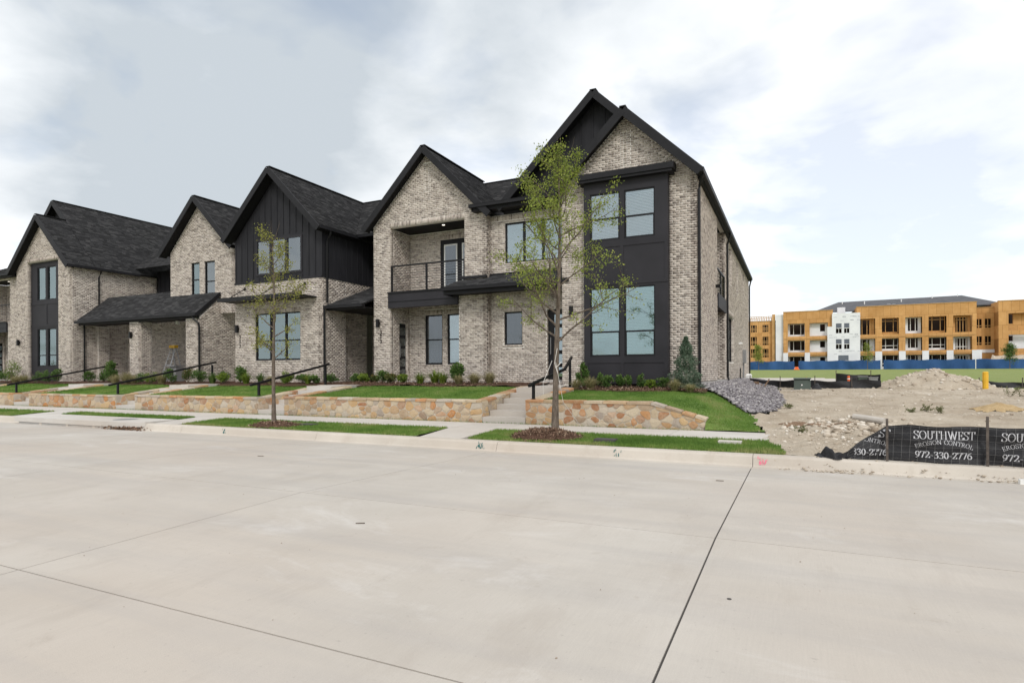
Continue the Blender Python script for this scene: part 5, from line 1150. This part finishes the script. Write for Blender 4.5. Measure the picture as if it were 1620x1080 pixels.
def text(s_, x0, x1, z0, h, thick, thin, arch=0.0):
    """list of quads (each four (x,z)) for a line of text fitted between x0 and x1"""
    tot = sum(GL[c][0] for c in s_); k = (x1-x0)/tot; Q = []; a = 0
    for ch in s_:
        w_, strokes = GL[ch]; xc = x0+(a+w_/2)*k
        th_ = 0; dzz = 0
        if arch: q = (xc-(x0+x1)/2)/((x1-x0)/2); dzz = arch*(1-q*q); th_ = -2*arch*q/((x1-x0)/2)
        th_ = math.atan(th_); cs, sn = math.cos(th_), math.sin(th_)
        for st in strokes:
            for (ax, ay), (bx, by) in zip(st, st[1:]):
                p = ((a+ax)*k, ay*h); q = ((a+bx)*k, by*h); dx, dy = q[0]-p[0], q[1]-p[1]; ln = math.hypot(dx, dy)
                if ln < 1e-6: continue
                dx /= ln; dy /= ln; hw = (thin+(thick-thin)*abs(dy)**1.3)*h/2; ex = .25*hw; px, py = -dy*hw, dx*hw
                quad = [(p[0]-dx*ex+px, p[1]-dy*ex+py), (p[0]-dx*ex-px, p[1]-dy*ex-py), (q[0]+dx*ex-px, q[1]+dy*ex-py), (q[0]+dx*ex+px, q[1]+dy*ex+py)]
                cx_ = (a+w_/2)*k; Q.append([(xc+(u_-cx_)*cs-v_*sn, z0+dzz+(u_-cx_)*sn+v_*cs) for u_, v_ in quad])
        a += w_
    return Q
# ------------------------------------------------------------------ printed silt fence in front
FY = 10.52
def fold(x, z): return .028*math.sin(x*5.1+z*3)+.016*math.sin(x*13-z*9)+.012*math.sin(z*22+x*4)+.01*fbm(x, z, 6)
def ftop(x): return interp(x, [(.48, .13), (.75, .26), (.88, .39), (1.27, .682), (1.55, .70), (2.0, .69), (2.48, .70), (3.1, .69), (3.7, .70), (5, .70)])+.006*math.sin(x*9)
def fbot(x): return interp(x, [(.48, .06), (1.27, .10), (1.9, .10), (2.48, .13), (5, .13)])+.008*math.sin(x*6)-.03
fen = empty('silt_fence', (1.27, FY, .1), 'torn black printed silt fence on steel posts beside the kerb', 'fence')
def fabric_pt(x, v): z0, z1 = fbot(x), ftop(x); z = z0+(z1-z0)*v; return (x, FY+fold(x, z), z)
xs = ar(.48, 5.0, .025); vs = ar(0, 1, .045); V = []; F = []
for x in xs:
    for v in vs: V.append(fabric_pt(x, v))
nv = len(vs)
for i in range(len(xs)-1):
    for j in range(nv-1): F.append((i*nv+j, (i+1)*nv+j, (i+1)*nv+j+1, i*nv+j+1))
V = np.array(V)-np.array((1.27, FY, .1)); fo = link('fabric', mesh_np('fabric', V, F, None, 'silt_fabric', True), fen)
# crumpled loose end
V = []; F = []; n1_, n2_ = 26, 14
for i in range(n1_):
    for j in range(n2_):
        a, c = i/(n1_-1), j/(n2_-1); x = .30+.50*a; y = FY-.10+.42*c+.06*math.sin(a*9+c*5); z = .11+.035*math.sin(a*13+c*5)*math.sin(c*3.1)+(.06+.13*math.exp(-((a-.52)/.20)**2)*(.7+.5*math.sin(a*17+c*3)))*math.sin(min(1, c*1.1)*3.14)**.45+.025*fbm(a*3.5, c*3.5, 1.3); x += .05*math.sin(c*5+a*4); y += .03*fbm(a*4, c*3, 1.7)
        V.append((x, y, max(z, dz(x, max(y, 10.56))-.01)))
for i in range(n1_-1):
    for j in range(n2_-1): F.append((i*n2_+j, (i+1)*n2_+j, (i+1)*n2_+j+1, i*n2_+j+1))
link('loose_fabric', mesh_np('loose_fabric', np.array(V)-np.array((1.27, FY, .1)), F, None, 'silt_fabric', True), fen)
for x, zt_ in ((1.27, .79), (2.48, .855), (3.70, .82), (4.9, .82)):
    b = MB(); b.box(x-.017, FY-.075, -.1, x+.015, FY-.062, zt_); b.box(x-.006, FY-.062, -.1, x+.004, FY-.035, zt_); b.build('post', 'steel_post', fen)
for g_ in range(7):      # wire mesh
    b = MB(); v = .04+.92*g_/6; b.tube([(x, fabric_pt(x, v)[1]-.012, fabric_pt(x, v)[2]) for x in ar(.75, 4.9, .05) if ftop(x)-fbot(x) > .2], .0012, 3); b.build('wire', 'wire', fen)
x = .75
while x < 4.9:
    b = MB(); b.tube([(fabric_pt(x, v)[0]-.03*(.5-v), fabric_pt(x, v)[1]-.012, fabric_pt(x, v)[2]) for v in ar(0.02, .99, .12)], .0012, 3); b.build('wire', 'wire', fen); x += .102
for off in (-1.04, 0, 1.04, 2.08):
    for Q in (text('SOUTHWEST', 1.61+off, 2.36+off, .505, .118, .115, .035), text('EROSION CONTROL', 1.635+off, 2.325+off, .362, .06, .11, .05, .072), text('972-330-2776', 1.63+off, 2.32+off, .228, .09, .165, .055)):
        V = []; F = []
        for q in Q:
            cxq = sum(p[0] for p in q)/4; czq = sum(p[1] for p in q)/4
            if czq > ftop(cxq)-.03 or cxq < .84 or cxq > 4.95: continue
            i0 = len(V)
            for px, pz in q: V.append((px, FY+fold(px, pz)-.006, pz))
            F.append((i0, i0+1, i0+2, i0+3))
        if F: link('lettering', mesh_np('lettering', np.array(V)-np.array((1.27, FY, .1)), F, None, 'print_white'), fen)['kind'] = 'stuff'

# ------------------------------------------------------------------ middle distance
fz = lambda x, y: interp(y, [(27, .80), (32, .90), (60, 1.20), (130, 1.92), (300, 2.3)])
grid('field', [-70, -30, -10, -4, 0, 4, 8, 14, 30, 60, 110, 160], [27.2, 29, 32, 38, 46, 60, 80, 105, 131, 160, 300], lambda x, y: fz(x, y)-.012, 'field_grass')
0 and blades('grass', 12000, (-6, 45), (33, 75), lambda x, y: fz(x, y), None, .10, 'grass_blade', .03, 'rough green field between the bare lot and the building site')
grid('path', ar(-8, 3.4, .5), ar(34, 46, 1.0), lambda x, y: fz(x, y)+.02, 'walk_concrete', lambda x, y: x < 3.4-.12*(y-34))
def lowfence(pts, label, h=.44):
    r = empty('silt_fence', (*pts[0], fz(*pts[0])-.05), label, 'fence', 'low black silt fences beyond the bare lot')
    V = []; F = []; N_ = 0; L_ = []
    for p, q in zip(pts, pts[1:]):
        n = max(2, int(math.dist(p, q)/.12))
        for i in range(n): L_.append((p[0]+(q[0]-p[0])*i/n, p[1]+(q[1]-p[1])*i/n))
    for i, (x, y) in enumerate(L_):
        zb = fz(x, y)-.07; sag = .07*abs(math.sin(i*.17))
        for v in (0, .35, .7, 1): V.append((x, y+.05*math.sin(i*.5+v*4)+.03*fbm(x, v, 4), zb+(h-sag)*v+.012*math.sin(i*.9)))
    for i in range(len(L_)-1):
        for k in range(3): F.append((i*4+k, i*4+4+k, i*4+5+k, i*4+k+1))
    link('fabric', mesh_np('fabric', np.array(V)-np.array(tuple(r.location)), F, None, 'silt_fabric', True), r)
    for i in range(0, len(L_), 11):
        x, y = L_[i]; b = MB(); b.box(x-.015, y-.07, fz(x, y)-.1, x+.015, y-.045, fz(x, y)+h+.04+.05*random.random()); b.build('post', 'steel_post', r)
lowfence([(-1.75, 28.6), (-.4, 27.9), (.8, 27.4), (2.0, 27.3), (3.3, 27.9)], 'low black silt fence behind the bare lot, left of the dirt mound')
lowfence([(6.7, 29.4), (8.5, 29.2), (11, 29.0), (15, 29)], 'low black silt fence right of the dirt mound behind the yellow post', .34)
lowfence([(1.75, 30.6), (2.6, 30.5), (3.6, 30.6)], 'short doubled length of black silt fence behind the orange marker', .62)
# utility box
ub = empty('utility_box', (.31, 26.4, .78), 'dark green utility transformer box on the bare lot', 'utility box')
b = MB(); b.prism([(.02, 26.1, .80), (.02, 26.65, .80), (.02, 26.65, 1.23), (.02, 26.2, 1.20)], (.6, 0, 0)); b.build('cabinet', 'utility_green', ub)
b = MB(); b.prism([(0, 26.14, 1.205), (0, 26.68, 1.235), (0, 26.68, 1.26), (0, 26.14, 1.23)], (.64, 0, 0)); b.build('lid', 'utility_green', ub)
b = MB(); b.box(-.06, 26.0, .74, .70, 26.75, .80); b.build('pad', 'base_concrete', ub)
b = MB(); b.box(.60, 26.12, 1.16, .625, 26.15, 1.2); b.box(.28, 26.12, .95, .33, 26.15, 1.0); b.build('latch', 'white_paint', ub)
lr = empty('loose_tarp', (.75, 26.9, .8), 'dark crumpled tarp beside the utility box', 'tarp')
V = [(.66+.04*i+.0*j, 26.6+.08*j, .80+.22*math.sin(math.pi*j/6)*math.sin(math.pi*(i+.5)/10)*(1+.5*fbm(i*.7, j*.7, 1))) for i in range(11) for j in range(7)]
link('cloth', mesh_np('cloth', np.array(V)-np.array(tuple(lr.location)), [(i*7+j, i*7+j+7, i*7+j+8, i*7+j+1) for i in range(10) for j in range(6)], None, 'silt_fabric', True), lr)
def markerpost(x, y, z, h, mat, label, cat, w_=.07, name='marker_post'):
    r = empty(name, (x, y, z), label, cat); b = MB(); b.tube([(x, y, z-.1), (x, y, z+h*.96), (x, y, z+h)], [w_, w_, w_*.7], 10); b.build('post', mat, r)
    b = MB(); b.tube([(x, y, z+h*.7), (x, y, z+h*.8)], w_*1.04, 10); b.build('band', 'white_paint' if mat != 'yellow_paint' else 'yellow_paint', r); return r
markerpost(2.1, 28.6, .84, .48, 'orange_marker', 'slim orange marker post before the black silt fence', 'marker', .055)
markerpost(6.35, 27.0, .82, .66, 'yellow_paint', 'yellow bollard post right of the dirt mound', 'bollard', .09, 'bollard')
markerpost(.55, 31, .9, .36, 'lumber', 'thin wooden stake on the far pale path', 'stake', .02, 'stake')
for x, y, h, lb in ((2.75, 30.1, .40, 'grey green equipment box by the black silt fence, left one'), (3.15, 30.2, .36, 'pale grey equipment box by the black silt fence, right one')):
    r = empty('equipment_box', (x, y, .86), lb, 'box'); b = MB(); b.box(x-.17, y-.15, .84, x+.17, y+.15, .86+h); b.build('cabinet', 'utility_green' if x < 3 else 'grey_metal', r); b = MB(); b.box(x-.19, y-.17, .861+h, x+.19, y+.17, .9+h); b.build('lid', 'grey_metal', r)
o = MB(); o.box(-1.55, 26.5, .9, -1.15, 26.56, 1.0); o.beam((-1.1, 26.2, .84), (-.9, 26.6, 1.2), .03, .05); o.box(-1.5, 26.8, .85, -1.3, 26.95, 1.1); o = o.build('debris', 'red_dirt'); tag(o, 'scraps of lumber at the rear corner of the side wall', 'debris')
b = MB(); b.box(-2.4, 35.4, 1.0, -2.1, 35.7, 1.3); b.prism([(-2.42, 35.38, 1.301), (-2.08, 35.38, 1.301), (-2.15, 35.5, 1.4), (-2.35, 35.5, 1.4)], (0, .3, 0)); o = b.build('sack', 'white_paint'); tag(o, 'white sack on the grass by the rear corner of the house', 'sack')

# ------------------------------------------------------------------ timber-framed building under construction
BY = 135.0; AP = empty('apartment_building', (15, BY, 1.9), 'long three-storey timber building under construction behind the blue fence', 'building')
class Blk:  pass
def facade(x0, x1, z1, mat, holes, y=BY, dep=14, z0=1.6, name='wall'):
    """front skin with real openings"""
    b = MB(); xs = sorted(set([x0, x1]+[q for h in holes for q in h[:2]]))
    for a, c in zip(xs, xs[1:]):
        m_ = (a+c)/2; cur = z0
        for h in sorted([h for h in holes if h[0] < m_ < h[1]], key=lambda h: h[2]):
            if h[2] > cur: b.box(a, y, cur, c, y+.25, h[2])
            cur = h[3]
        if cur < z1: b.box(a, y, cur, c, y+.25, z1)
    b.box(x0, y+.26, z0, x0+.25, y+dep, z1); b.box(x1-.25, y+.26, z0, x1, y+dep, z1)
    return b.build(name, mat, AP)
def backdark(x0, x1, z0, z1, y): b = MB(); b.box(x0, y, z0, x1, y+.1, z1); b.build('shade_sheet', 'interior_shade', AP)  # sheet behind openings, the indoor shade painted as near-black
def studs(x0, x1, z0, z1, y, n, rails=(), mat='lumber'):
    b = MB()
    for i in range(n): xx = x0+(x1-x0)*(i+.5)/n; b.box(xx-.05, y, z0, xx+.05, y+.12, z1)
    for r_ in rails: b.box(x0, y-.02, r_, x1, y-.005, r_+.12)
    b.build('stud', mat, AP)
def lined(x0, x1, z0, z1, y, win, wrap=True):          # recessed balcony back wall with window opening
    a, c, q, s_ = win; b = MB()
    for A, B_, lo, hi in ((x0, a, z0, z1), (c, x1, z0, z1), (a, c, z0, q), (a, c, s_, z1)):
        if B_-A > .01 and hi-lo > .01: b.box(A, y, lo, B_, y+.15, hi)
    b.build('balcony_wall', 'house_wrap' if wrap else 'osb', AP)
    backdark(a-.2, c+.2, q-.2, s_+.2, y+2.2)
L3, L2, L1 = (8.75, 11.85), (5.5, 7.95), (2.0, 4.7)
# block 1: open framing at far left
h = [(x, x+1.15, q0, q1) for x in (-8.2, -5.9) for q0, q1 in ((10.0, 11.5), (7.2, 9.0), (4.6, 6.4))]+[(-10.6, -9.3, q0, q1) for q0, q1 in ((10.0, 11.5), (7.2, 9.0), (4.6, 6.4))]
facade(-14, -4.0, 12.1, 'osb', h, BY+2)
for a in h: studs(a[0], a[1], a[2], a[3], BY+2.1, 2, (a[2]+.4, a[2]+.75)); 
backdark(-14, -4, 2, 12, BY+5)
studs(-14, -3.5, 12.1, 13.3, BY+2, 22, (12.15, 13.2)); studs(-14, -3.5, 12.1, 13.3, BY+6, 22, (13.2,))
b = MB(); b.box(-4.0, BY+1.2, 1.8, -3.4, BY+2, 13.6); b.build('corner_post', 'lumber', AP)
b = MB(); b.box(-3.3, BY+.6, 1.8, -1.86, BY+1.0, 13.4); b.build('wrapped_wall', 'house_wrap', AP)
# block 2
h2 = []
for q0, q1 in (L3, L2, L1): h2 += [(-1.0, 2.15, q0, q1), (3.05, 6.35, q0, q1)]
h2 = [(a, c, q0, q1-.45 if q0 > 8 else q1) for a, c, q0, q1 in h2]
facade(-1.85, 7.2, 13.8, 'osb', h2)
for q0, q1 in (L3, L2, L1):
    q1 = q1-.45 if q0 > 8 else q1
    lined(-1.0, 2.15, q0, q1, BY+1.5, (-.6, 2.1, q0+.45, q1-.1)); studs(-.6, 2.1, q0+.45, q1-.1, BY+1.45, 2, (), 'white_paint'); lined(3.05, 6.35, q0, q1, BY+1.0, (4.95, 5.85, q0+.95, q1-.25))
# block 3 white wrapped tower
h3 = [(7.7, 8.7, 9.15, 11.1), (9.14, 10.05, 9.15, 11.1), (7.7, 8.7, 6.0, 7.95), (9.14, 10.05, 6.0, 7.95), (8.1, 9.9, 2.6, 4.75)]
facade(7.05, 11.9, 13.1, 'house_wrap', h3, BY-.6, 4); facade(6.2, 7.049, 10.5, 'house_wrap', [], BY-.6, 3)
for a in h3:
    b = MB(); m_ = (a[2]+a[3])/2; b.box(a[0], BY-.45, m_, a[1], BY-.4, a[3]); b.build('pane', 'glass_dark', AP); b = MB(); b.box(a[0], BY-.46, m_-.05, a[1], BY-.38, m_+.05); b.box((a[0]+a[1])/2-.03, BY-.459, a[2], (a[0]+a[1])/2+.03, BY-.381, m_-.06); b.build('window_frame', 'white_paint', AP)
backdark(7.2, 11.7, 2, 12.5, BY+1)
for k in range(34):
    x, z = random.uniform(6.4, 11.6), random.choice((2.6, 4.9, 5.5, 8.3, 8.75, 11.6, 12.3))+random.uniform(-.1, .1)
    if x < 7.05 and z > 10.2 or any(a[0]-.6 < x < a[1]+.1 and a[2]-.1 < z < a[3]+.1 for a in h3): continue
    b = MB()
    for w_ in range(3): b.box(x+.19*w_, BY-.612, z+.03*(w_ % 2), x+.19*w_+.14, BY-.603, z+.12)
    b.build('wrap_lettering', 'wrap_print', AP)
b = MB(); b.box(8.2, BY+3, 13.1, 9.6, BY+4, 14.6); b.build('roof_curb', 'house_wrap', AP)
# block 4 long osb block with five bays
bays = [(11.9, 14.5), (15.6, 18.4), (19.45, 22.15), (23.15, 25.95), (26.95, 29.8)]
h4 = [(a, c, q0, q1) for a, c in bays for q0, q1 in (L3, L2, L1)]
facade(11.35, 30.5, 14.2, 'osb', h4, BY)
for k, (a, c) in enumerate(bays):
    for f_, (q0, q1) in enumerate((L3, L2, L1)):
        wr = (k in (2,)) or f_ > 0
        if k == 2: w_ = (a+.6, c-.5, q0+.55, q1-.1)
        elif k == 4: w_ = (a+.6, c-.4, q0+.02, q1-.3)
        elif k == 0: w_ = (a+.05, a+1.75, q0+.02, q1-.15)
        else: w_ = (a+.1, c-.1 if f_ == 0 else c-.05, q0+.45, q1-.1)
        lined(a, c, q0, q1, BY+1.3, w_, wr)
        studs(w_[0], w_[1], w_[2], w_[3], BY+1.25, 2 if k != 4 else 4, ((w_[3]-.5,) if f_ == 0 else (w_[2]+.5,)) if k in (1, 3, 4) else (), 'white_paint' if wr else 'lumber')
for zz in (8.2, 5.0):
    b = MB(); b.box(11.4, BY-.08, zz, 30.4, BY-.004, zz+.12); b.box(-1.8, BY-.08, zz, 6.2, BY-.004, zz+.12); b.build('band_joist', 'lumber', AP)
for x0, x1 in ((-1.85, -1.0), (2.15, 3.05), (14.5, 15.6), (18.4, 19.45), (22.15, 23.15), (25.95, 26.95), (29.8, 31.2)):
    b = MB(); b.box(x0-.02, BY-.15, 1.7, x1+.02, BY-.05, 5.4); b.build('wrapped_pier', 'house_wrap', AP)
for a, c in bays+[(-1.0, 2.15), (3.05, 6.35)]:
    for q0 in (L3[0], L2[0]): b = MB(); b.box(a, BY+.02, q0-.45, c, BY+1.5, q0-.02); b.build('balcony_floor', 'lumber', AP)
# block 5, 6
h5 = [(30.86, 31.7, 9.55, 11.2), (32.17, 33.08, 9.55, 11.2), (30.86, 31.7, 6.35, 7.97), (32.17, 33.08, 6.35, 7.97)]
facade(30.51, 33.8, 13.25, 'osb', h5, BY+2); backdark(30.6, 33.7, 4, 12, BY+4)
for a in h5: studs(a[0], a[1], a[2], a[3], BY+2.1, 1, (a[2]+.3,))
b = MB(); b.box(30.6, BY+1.9, 4.9, 33.8, BY+1.98, 5.5); b.build('wrapped_base', 'house_wrap', AP)
h6 = [(35.0, 39.5, 8.75, 11.85), (35.0, 39.5, 5.5, 8.0), (41, 44, 8.75, 11.85), (41, 44, 5.5, 8)]
facade(33.56, 48, 14.1, 'osb', h6, BY-.5)
lined(35, 39.5, 8.75, 11.85, BY+.8, (35.1, 35.95, 10.05, 11.75), False); lined(35, 39.5, 5.5, 8.0, BY+.8, (35.1, 35.95, 6.9, 7.9), True); lined(41, 44, 8.75, 11.85, BY+.8, (41.4, 43.6, 9.2, 11.6), False); lined(41, 44, 5.5, 8, BY+.8, (41.4, 43.6, 6, 7.7))
b = MB()   # parapet caps
for x0, x1, z, y in ((-1.9, 7.25, 13.8, BY), (11.3, 30.55, 14.2, BY), (33.5, 48, 14.1, BY-.5), (30.5, 33.8, 13.25, BY+2)): b.box(x0, y-.08, z, x1, y+.4, z+.12)
b.build('parapet_cap', 'lumber', AP)
b = MB(); r_ = [(3.5, BY+4, 13.7), (35.5, BY+4, 13.9), (31, BY+13, 16.7), (9, BY+13, 16.5)]; b.prism(r_, (0, 0, .2)); b.prism([(35.5, BY+4, 13.9), (35.5, BY+22, 13.9), (31, BY+13, 16.7)], (0, 0, .19)); b.prism([(3.5, BY+22, 13.7), (3.5, BY+4, 13.7), (9, BY+13, 16.5)], (0, 0, .19)); rf_ = b.build('roof', 'far_roof', AP)
for x, z in ((9.6, 15.9), (13.6, 15.5), (20.2, 15.6), (25.8, 16.2), (30.2, 16.4)): b = MB(); yy = BY+4+9*(z-13.8)/2.75; b.tube([(x, yy, z-.2), (x, yy, z+.75)], .1, 6); b.build('vent_pipe', 'white_paint', rf_)
for x in (17.5, 18.4): b = MB(); b.box(x, BY+8.2, 15.15, x+.6, BY+8.8, 15.35); b.build('roof_vent', 'white_paint', rf_)
b = MB(); b.box(-14, BY+10, 1.8, 48, BY+10.3, 13); b.box(-14, BY+2.3, 1.7, 48, BY+10, 1.8); b.build('rear_wall', 'interior_shade', AP)  # rear wall and floor coloured near-black, indoor shade painted in
# earth heap beside the site
eh_ = empty('earth_heap', (33, 131, 1.9), 'grey earth heap against the timber building at right', 'earth heap')
o = grid('heap', ar(29.5, 46, .4), ar(131.5, 134.3, .4), lambda x, y: 1.9+2.6*max(0, math.sin(min(3.14, max(0, (x-29.5)/5.5))) if x < 32.2 else 1)*max(0, 1-abs(y-133.2)/1.9)*(1+.2*fbm(x, y, .9)), 'dirt', None, None, None); o.parent = eh_; o.matrix_parent_inverse = Matrix.Translation(-eh_.location)
# blue construction fence
bf = empty('construction_fence', (15, 131, 1.9), 'long blue fabric screened construction fence before the timber building', 'fence')
def bz(x): return fz(x, 131)
for x0, x1 in ((-12, .2), (.95, 14.9), (15.4, 60)):
    xs = ar(x0, x1, .35); V = []; F = []
    for i, x in enumerate(xs):
        for v in (0, .33, .66, 1): V.append((x, 131+.10*math.sin(x*2.1+v*2)+.05*fbm(x, v, 1.5), bz(x)-.02+(1.72+.06*math.sin(x*1.7))*v))
    for i in range(len(xs)-1):
        for k in range(3): F.append((i*4+k, i*4+4+k, i*4+5+k, i*4+k+1))
    link('screen', mesh_np('screen', np.array(V)-np.array((15, 131, 1.9)), F, None, 'blue_screen', True), bf)
for k in range(25):
    x = -12+3.0*k; b = MB(); b.tube([(x, 131.15, 1.8), (x, 131.15, bz(x)+1.85)], .03, 5); b.build('post', 'grey_metal', bf)
for x, y, h, lb, g in ((-6.2, 127, 4.6, 'small tree before the open framed end of the timber building', 1), (12.4, 127, 4.6, 'thin small tree before the first bay of the timber building', .45), (33.2, 127, 3.9, 'small dense tree before the grey earth heap', 1.3)):
    tree((x, y, fz(x, y)), h, .06, .28, 1.2, int(x)+50, 13, int(2300*g), .16, 'tree_leaf' if g < 1.2 else 'shrub_leaf', lb, group='small trees along the blue fence')
markerpost(28.3, 126, fz(28, 126), 2.0, 'white_paint', 'pale thin stake standing before the blue fence', 'stake', .06, 'stake')
b = MB(); b.box(.3, 129.6, 1.9, .9, 130, 2.5); b.box(.1, 129.4, 1.9, 1.1, 130.2, 2.1); o = b.build('barrier', 'orange_marker'); tag(o, 'small orange barrier at the gap in the blue fence', 'barrier')

# ------------------------------------------------------------------ storm drain, lids, kerb marks, porch things
sdn = empty('storm_drain', (-19, 10.6, 0), 'weathered concrete storm drain inlet in the kerb at left', 'drain')
b = MB(); b.prism([(-22.0, 10.02, .06), (-16.6, 10.02, .06), (-16.1, 10.36, .06), (-16.1, 11.31, .06), (-22.0, 11.31, .06), (-22.4, 10.36, .06)], (0, 0, .135)); b.build('cover_slab', 'walk_concrete', sdn)
b = MB(); b.box(-21.8, 10.05, -.1, -16.7, 10.3, .0599); b.build('throat', 'base_concrete', sdn)
for x in (-20.6, -19.2, -17.9): b = MB(); b.box(x-.06, 10.04, -.06, x+.06, 10.1, .0595); b.build('pier', 'kerb_concrete', sdn)
P = [(-16.5+random.gauss(0, .35), 9.95+abs(random.gauss(0, .12)), .012+random.random()*.05) for _ in range(420)]
db = empty('leaf_litter', (-16.5, 10, 0), 'heap of dry leaf litter in the gutter at the drain', 'litter', kind='stuff'); leaves('litter', P, .06, rng.random(len(P)), 'mulch_chip', db, .3)
def lid(x, y, z, r_, label, mat='grey_metal'):
    b = MB(); b.tube([(x, y, z-.03), (x, y, z+.006)], r_, 24); o = b.build('access_lid', mat); tag(o, label, 'lid', 'round access lids')
lid(-17.6, 10.75, .192, .32, 'round metal lid on the storm drain slab'); 
for x, y, lb in ((-3.25, 11.0, 'small dark meter lid in the kerb strip turf right of the near tree'), (-11.1, 11.35, 'black meter lid in the turf by the small left tree')):
    b = MB(); b.box(x-.2, y-.13, .15, x+.2, y+.13, .235); o = b.build('meter_lid', 'joint_seal'); tag(o, lb, 'lid', 'meter lids in the turf')
b = MB(); b.box(-1.25, 11.35, .15, -.85, 11.6, .245); o = b.build('meter_lid', 'walk_concrete'); tag(o, 'pale concrete meter lid in the kerb strip near its right end', 'lid', 'meter lids in the turf')
def splash(x, mat, n, label):      # sprayed survey marks on the kerb face
    b = MB()
    for k in range(n):
        xx = x+random.gauss(0, .035); t_ = random.random()**1.4; y = 10.331+.040*t_; z = .0+.105*t_; s_ = random.uniform(.010, .022); hh = random.uniform(.015, .05)
        b.tube([(xx, y-.001, z), (xx+random.gauss(0, .006), y+hh*.36-.001, z+hh)], [s_*.5, s_*.2], 5)
    o = b.build('paint_mark', mat); tag(o, label, 'paint mark', 'sprayed survey marks on the kerb')
splash(-5.62, 'teal_paint', 22, 'teal sprayed mark on the kerb left of the near tree'); splash(-2.86, 'teal_paint', 10, 'small teal sprayed mark on the kerb right of the near tree'); splash(-.46, 'pink_paint', 26, 'pink sprayed mark on the kerb at the slab joint'); splash(-13.0, 'teal_paint', 16, 'teal sprayed mark on the kerb at left')
b = MB(); b.tube([(-.37, 3.95, roadz(3.95)), (-.37, 3.95, roadz(3.95)+.003)], .014, 12); o = b.build('road_stud', 'joint_seal'); tag(o, 'small dark round spot on the street right of the sealed joint', 'spot')
for x, y, a, l, lb in ((-3.7, 4.43, .5, .085, 'short dark twig lying on the street'), (-8.46, 7.49, .2, .12, 'small twig on the street near the far kerb'), (-.9, 8.4, .1, .1, 'tiny twig on the street left of the joint')):
    b = MB(); b.tube([(x-l/2*math.cos(a), y-l/2*math.sin(a), roadz(y)+.008), (x+l/2*math.cos(a), y+l/2*math.sin(a), roadz(y)+.008)], .005, 5); o = b.build('twig', 'bark'); tag(o, lb, 'twig', 'twigs on the street')
P = [(random.uniform(-9, 3), random.uniform(2.2, 9.6)) for _ in range(110)]; P = [(x, y, roadz(y)+.003) for x, y in P]
o = rocks('grit', P, rng.uniform(.002, .006, len(P)), rng.random(len(P))*.5, 'clod', .6); tag(o, 'scattered grit and specks on the street', 'grit', kind='stuff')
b = MB(); b.box(2.72, 10.0, -.02, 2.95, 10.09, .055); o = b.build('block', 'white_paint'); tag(o, 'small white block in the gutter at the right edge', 'block')
ld = empty('step_ladder', (-28.9, 19.9, 1.12), 'aluminium step ladder with yellow top standing in the long porch', 'ladder')
for s_ in (-1, 1):
    b = MB(); b.beam((-28.95+.26*s_, 19.55, 1.12), (-28.8+.16*s_, 20.0, 2.85), .06, .03); b.build('rail', 'ladder_aluminium', ld); b = MB(); b.beam((-28.9+.24*s_, 20.5, 1.12), (-28.8+.15*s_, 20.06, 2.85), .04, .03); b.build('rear_rail', 'ladder_aluminium', ld)
for k in range(5): t_ = (k+1)/6; b = MB(); b.box(-28.92+.12*t_-.24+.08*t_, 19.52+.45*t_, 1.12+1.73*t_, -28.92+.12*t_+.24-.08*t_, 19.62+.45*t_, 1.15+1.73*t_); b.build('tread', 'ladder_aluminium', ld)
b = MB(); b.box(-29.02, 19.92, 2.85, -28.58, 20.12, 3.0); b.build('top_cap', 'yellow_paint', ld)
b = MB(); b.prism([(-28.2, 19.3, 1.12), (-28.2, 19.8, 1.12), (-28.2, 19.8, 1.85), (-28.2, 19.4, 1.9)], (.5, 0, 0)); b.box(-28.25, 19.25, 1.901, -27.65, 19.85, 1.95); o = b.build('crate', 'grey_metal'); tag(o, 'pale grey box standing in the long porch beside the ladder', 'box')
# house numbers under the lamps
def digits(H, s_, x, y, z):
    V = []; F = []
    for k, ch in enumerate(s_):
        for q in text(ch, x-.05, x+.05, z-.19*k, .14, .24, .12):
            i0 = len(V); V += [(a, y-.014, c) for a, c in q]; F.append((i0, i0+1, i0+2, i0+3))
    link('house_number', mesh_np('house_number', np.array(V)-np.array(tuple(origin(H.root))), F, None, 'black_metal'), H.root)
digits(B, '323', -14.95, 19.2, 3.10); digits(C, '327', -22.0, 18.4, 3.05)
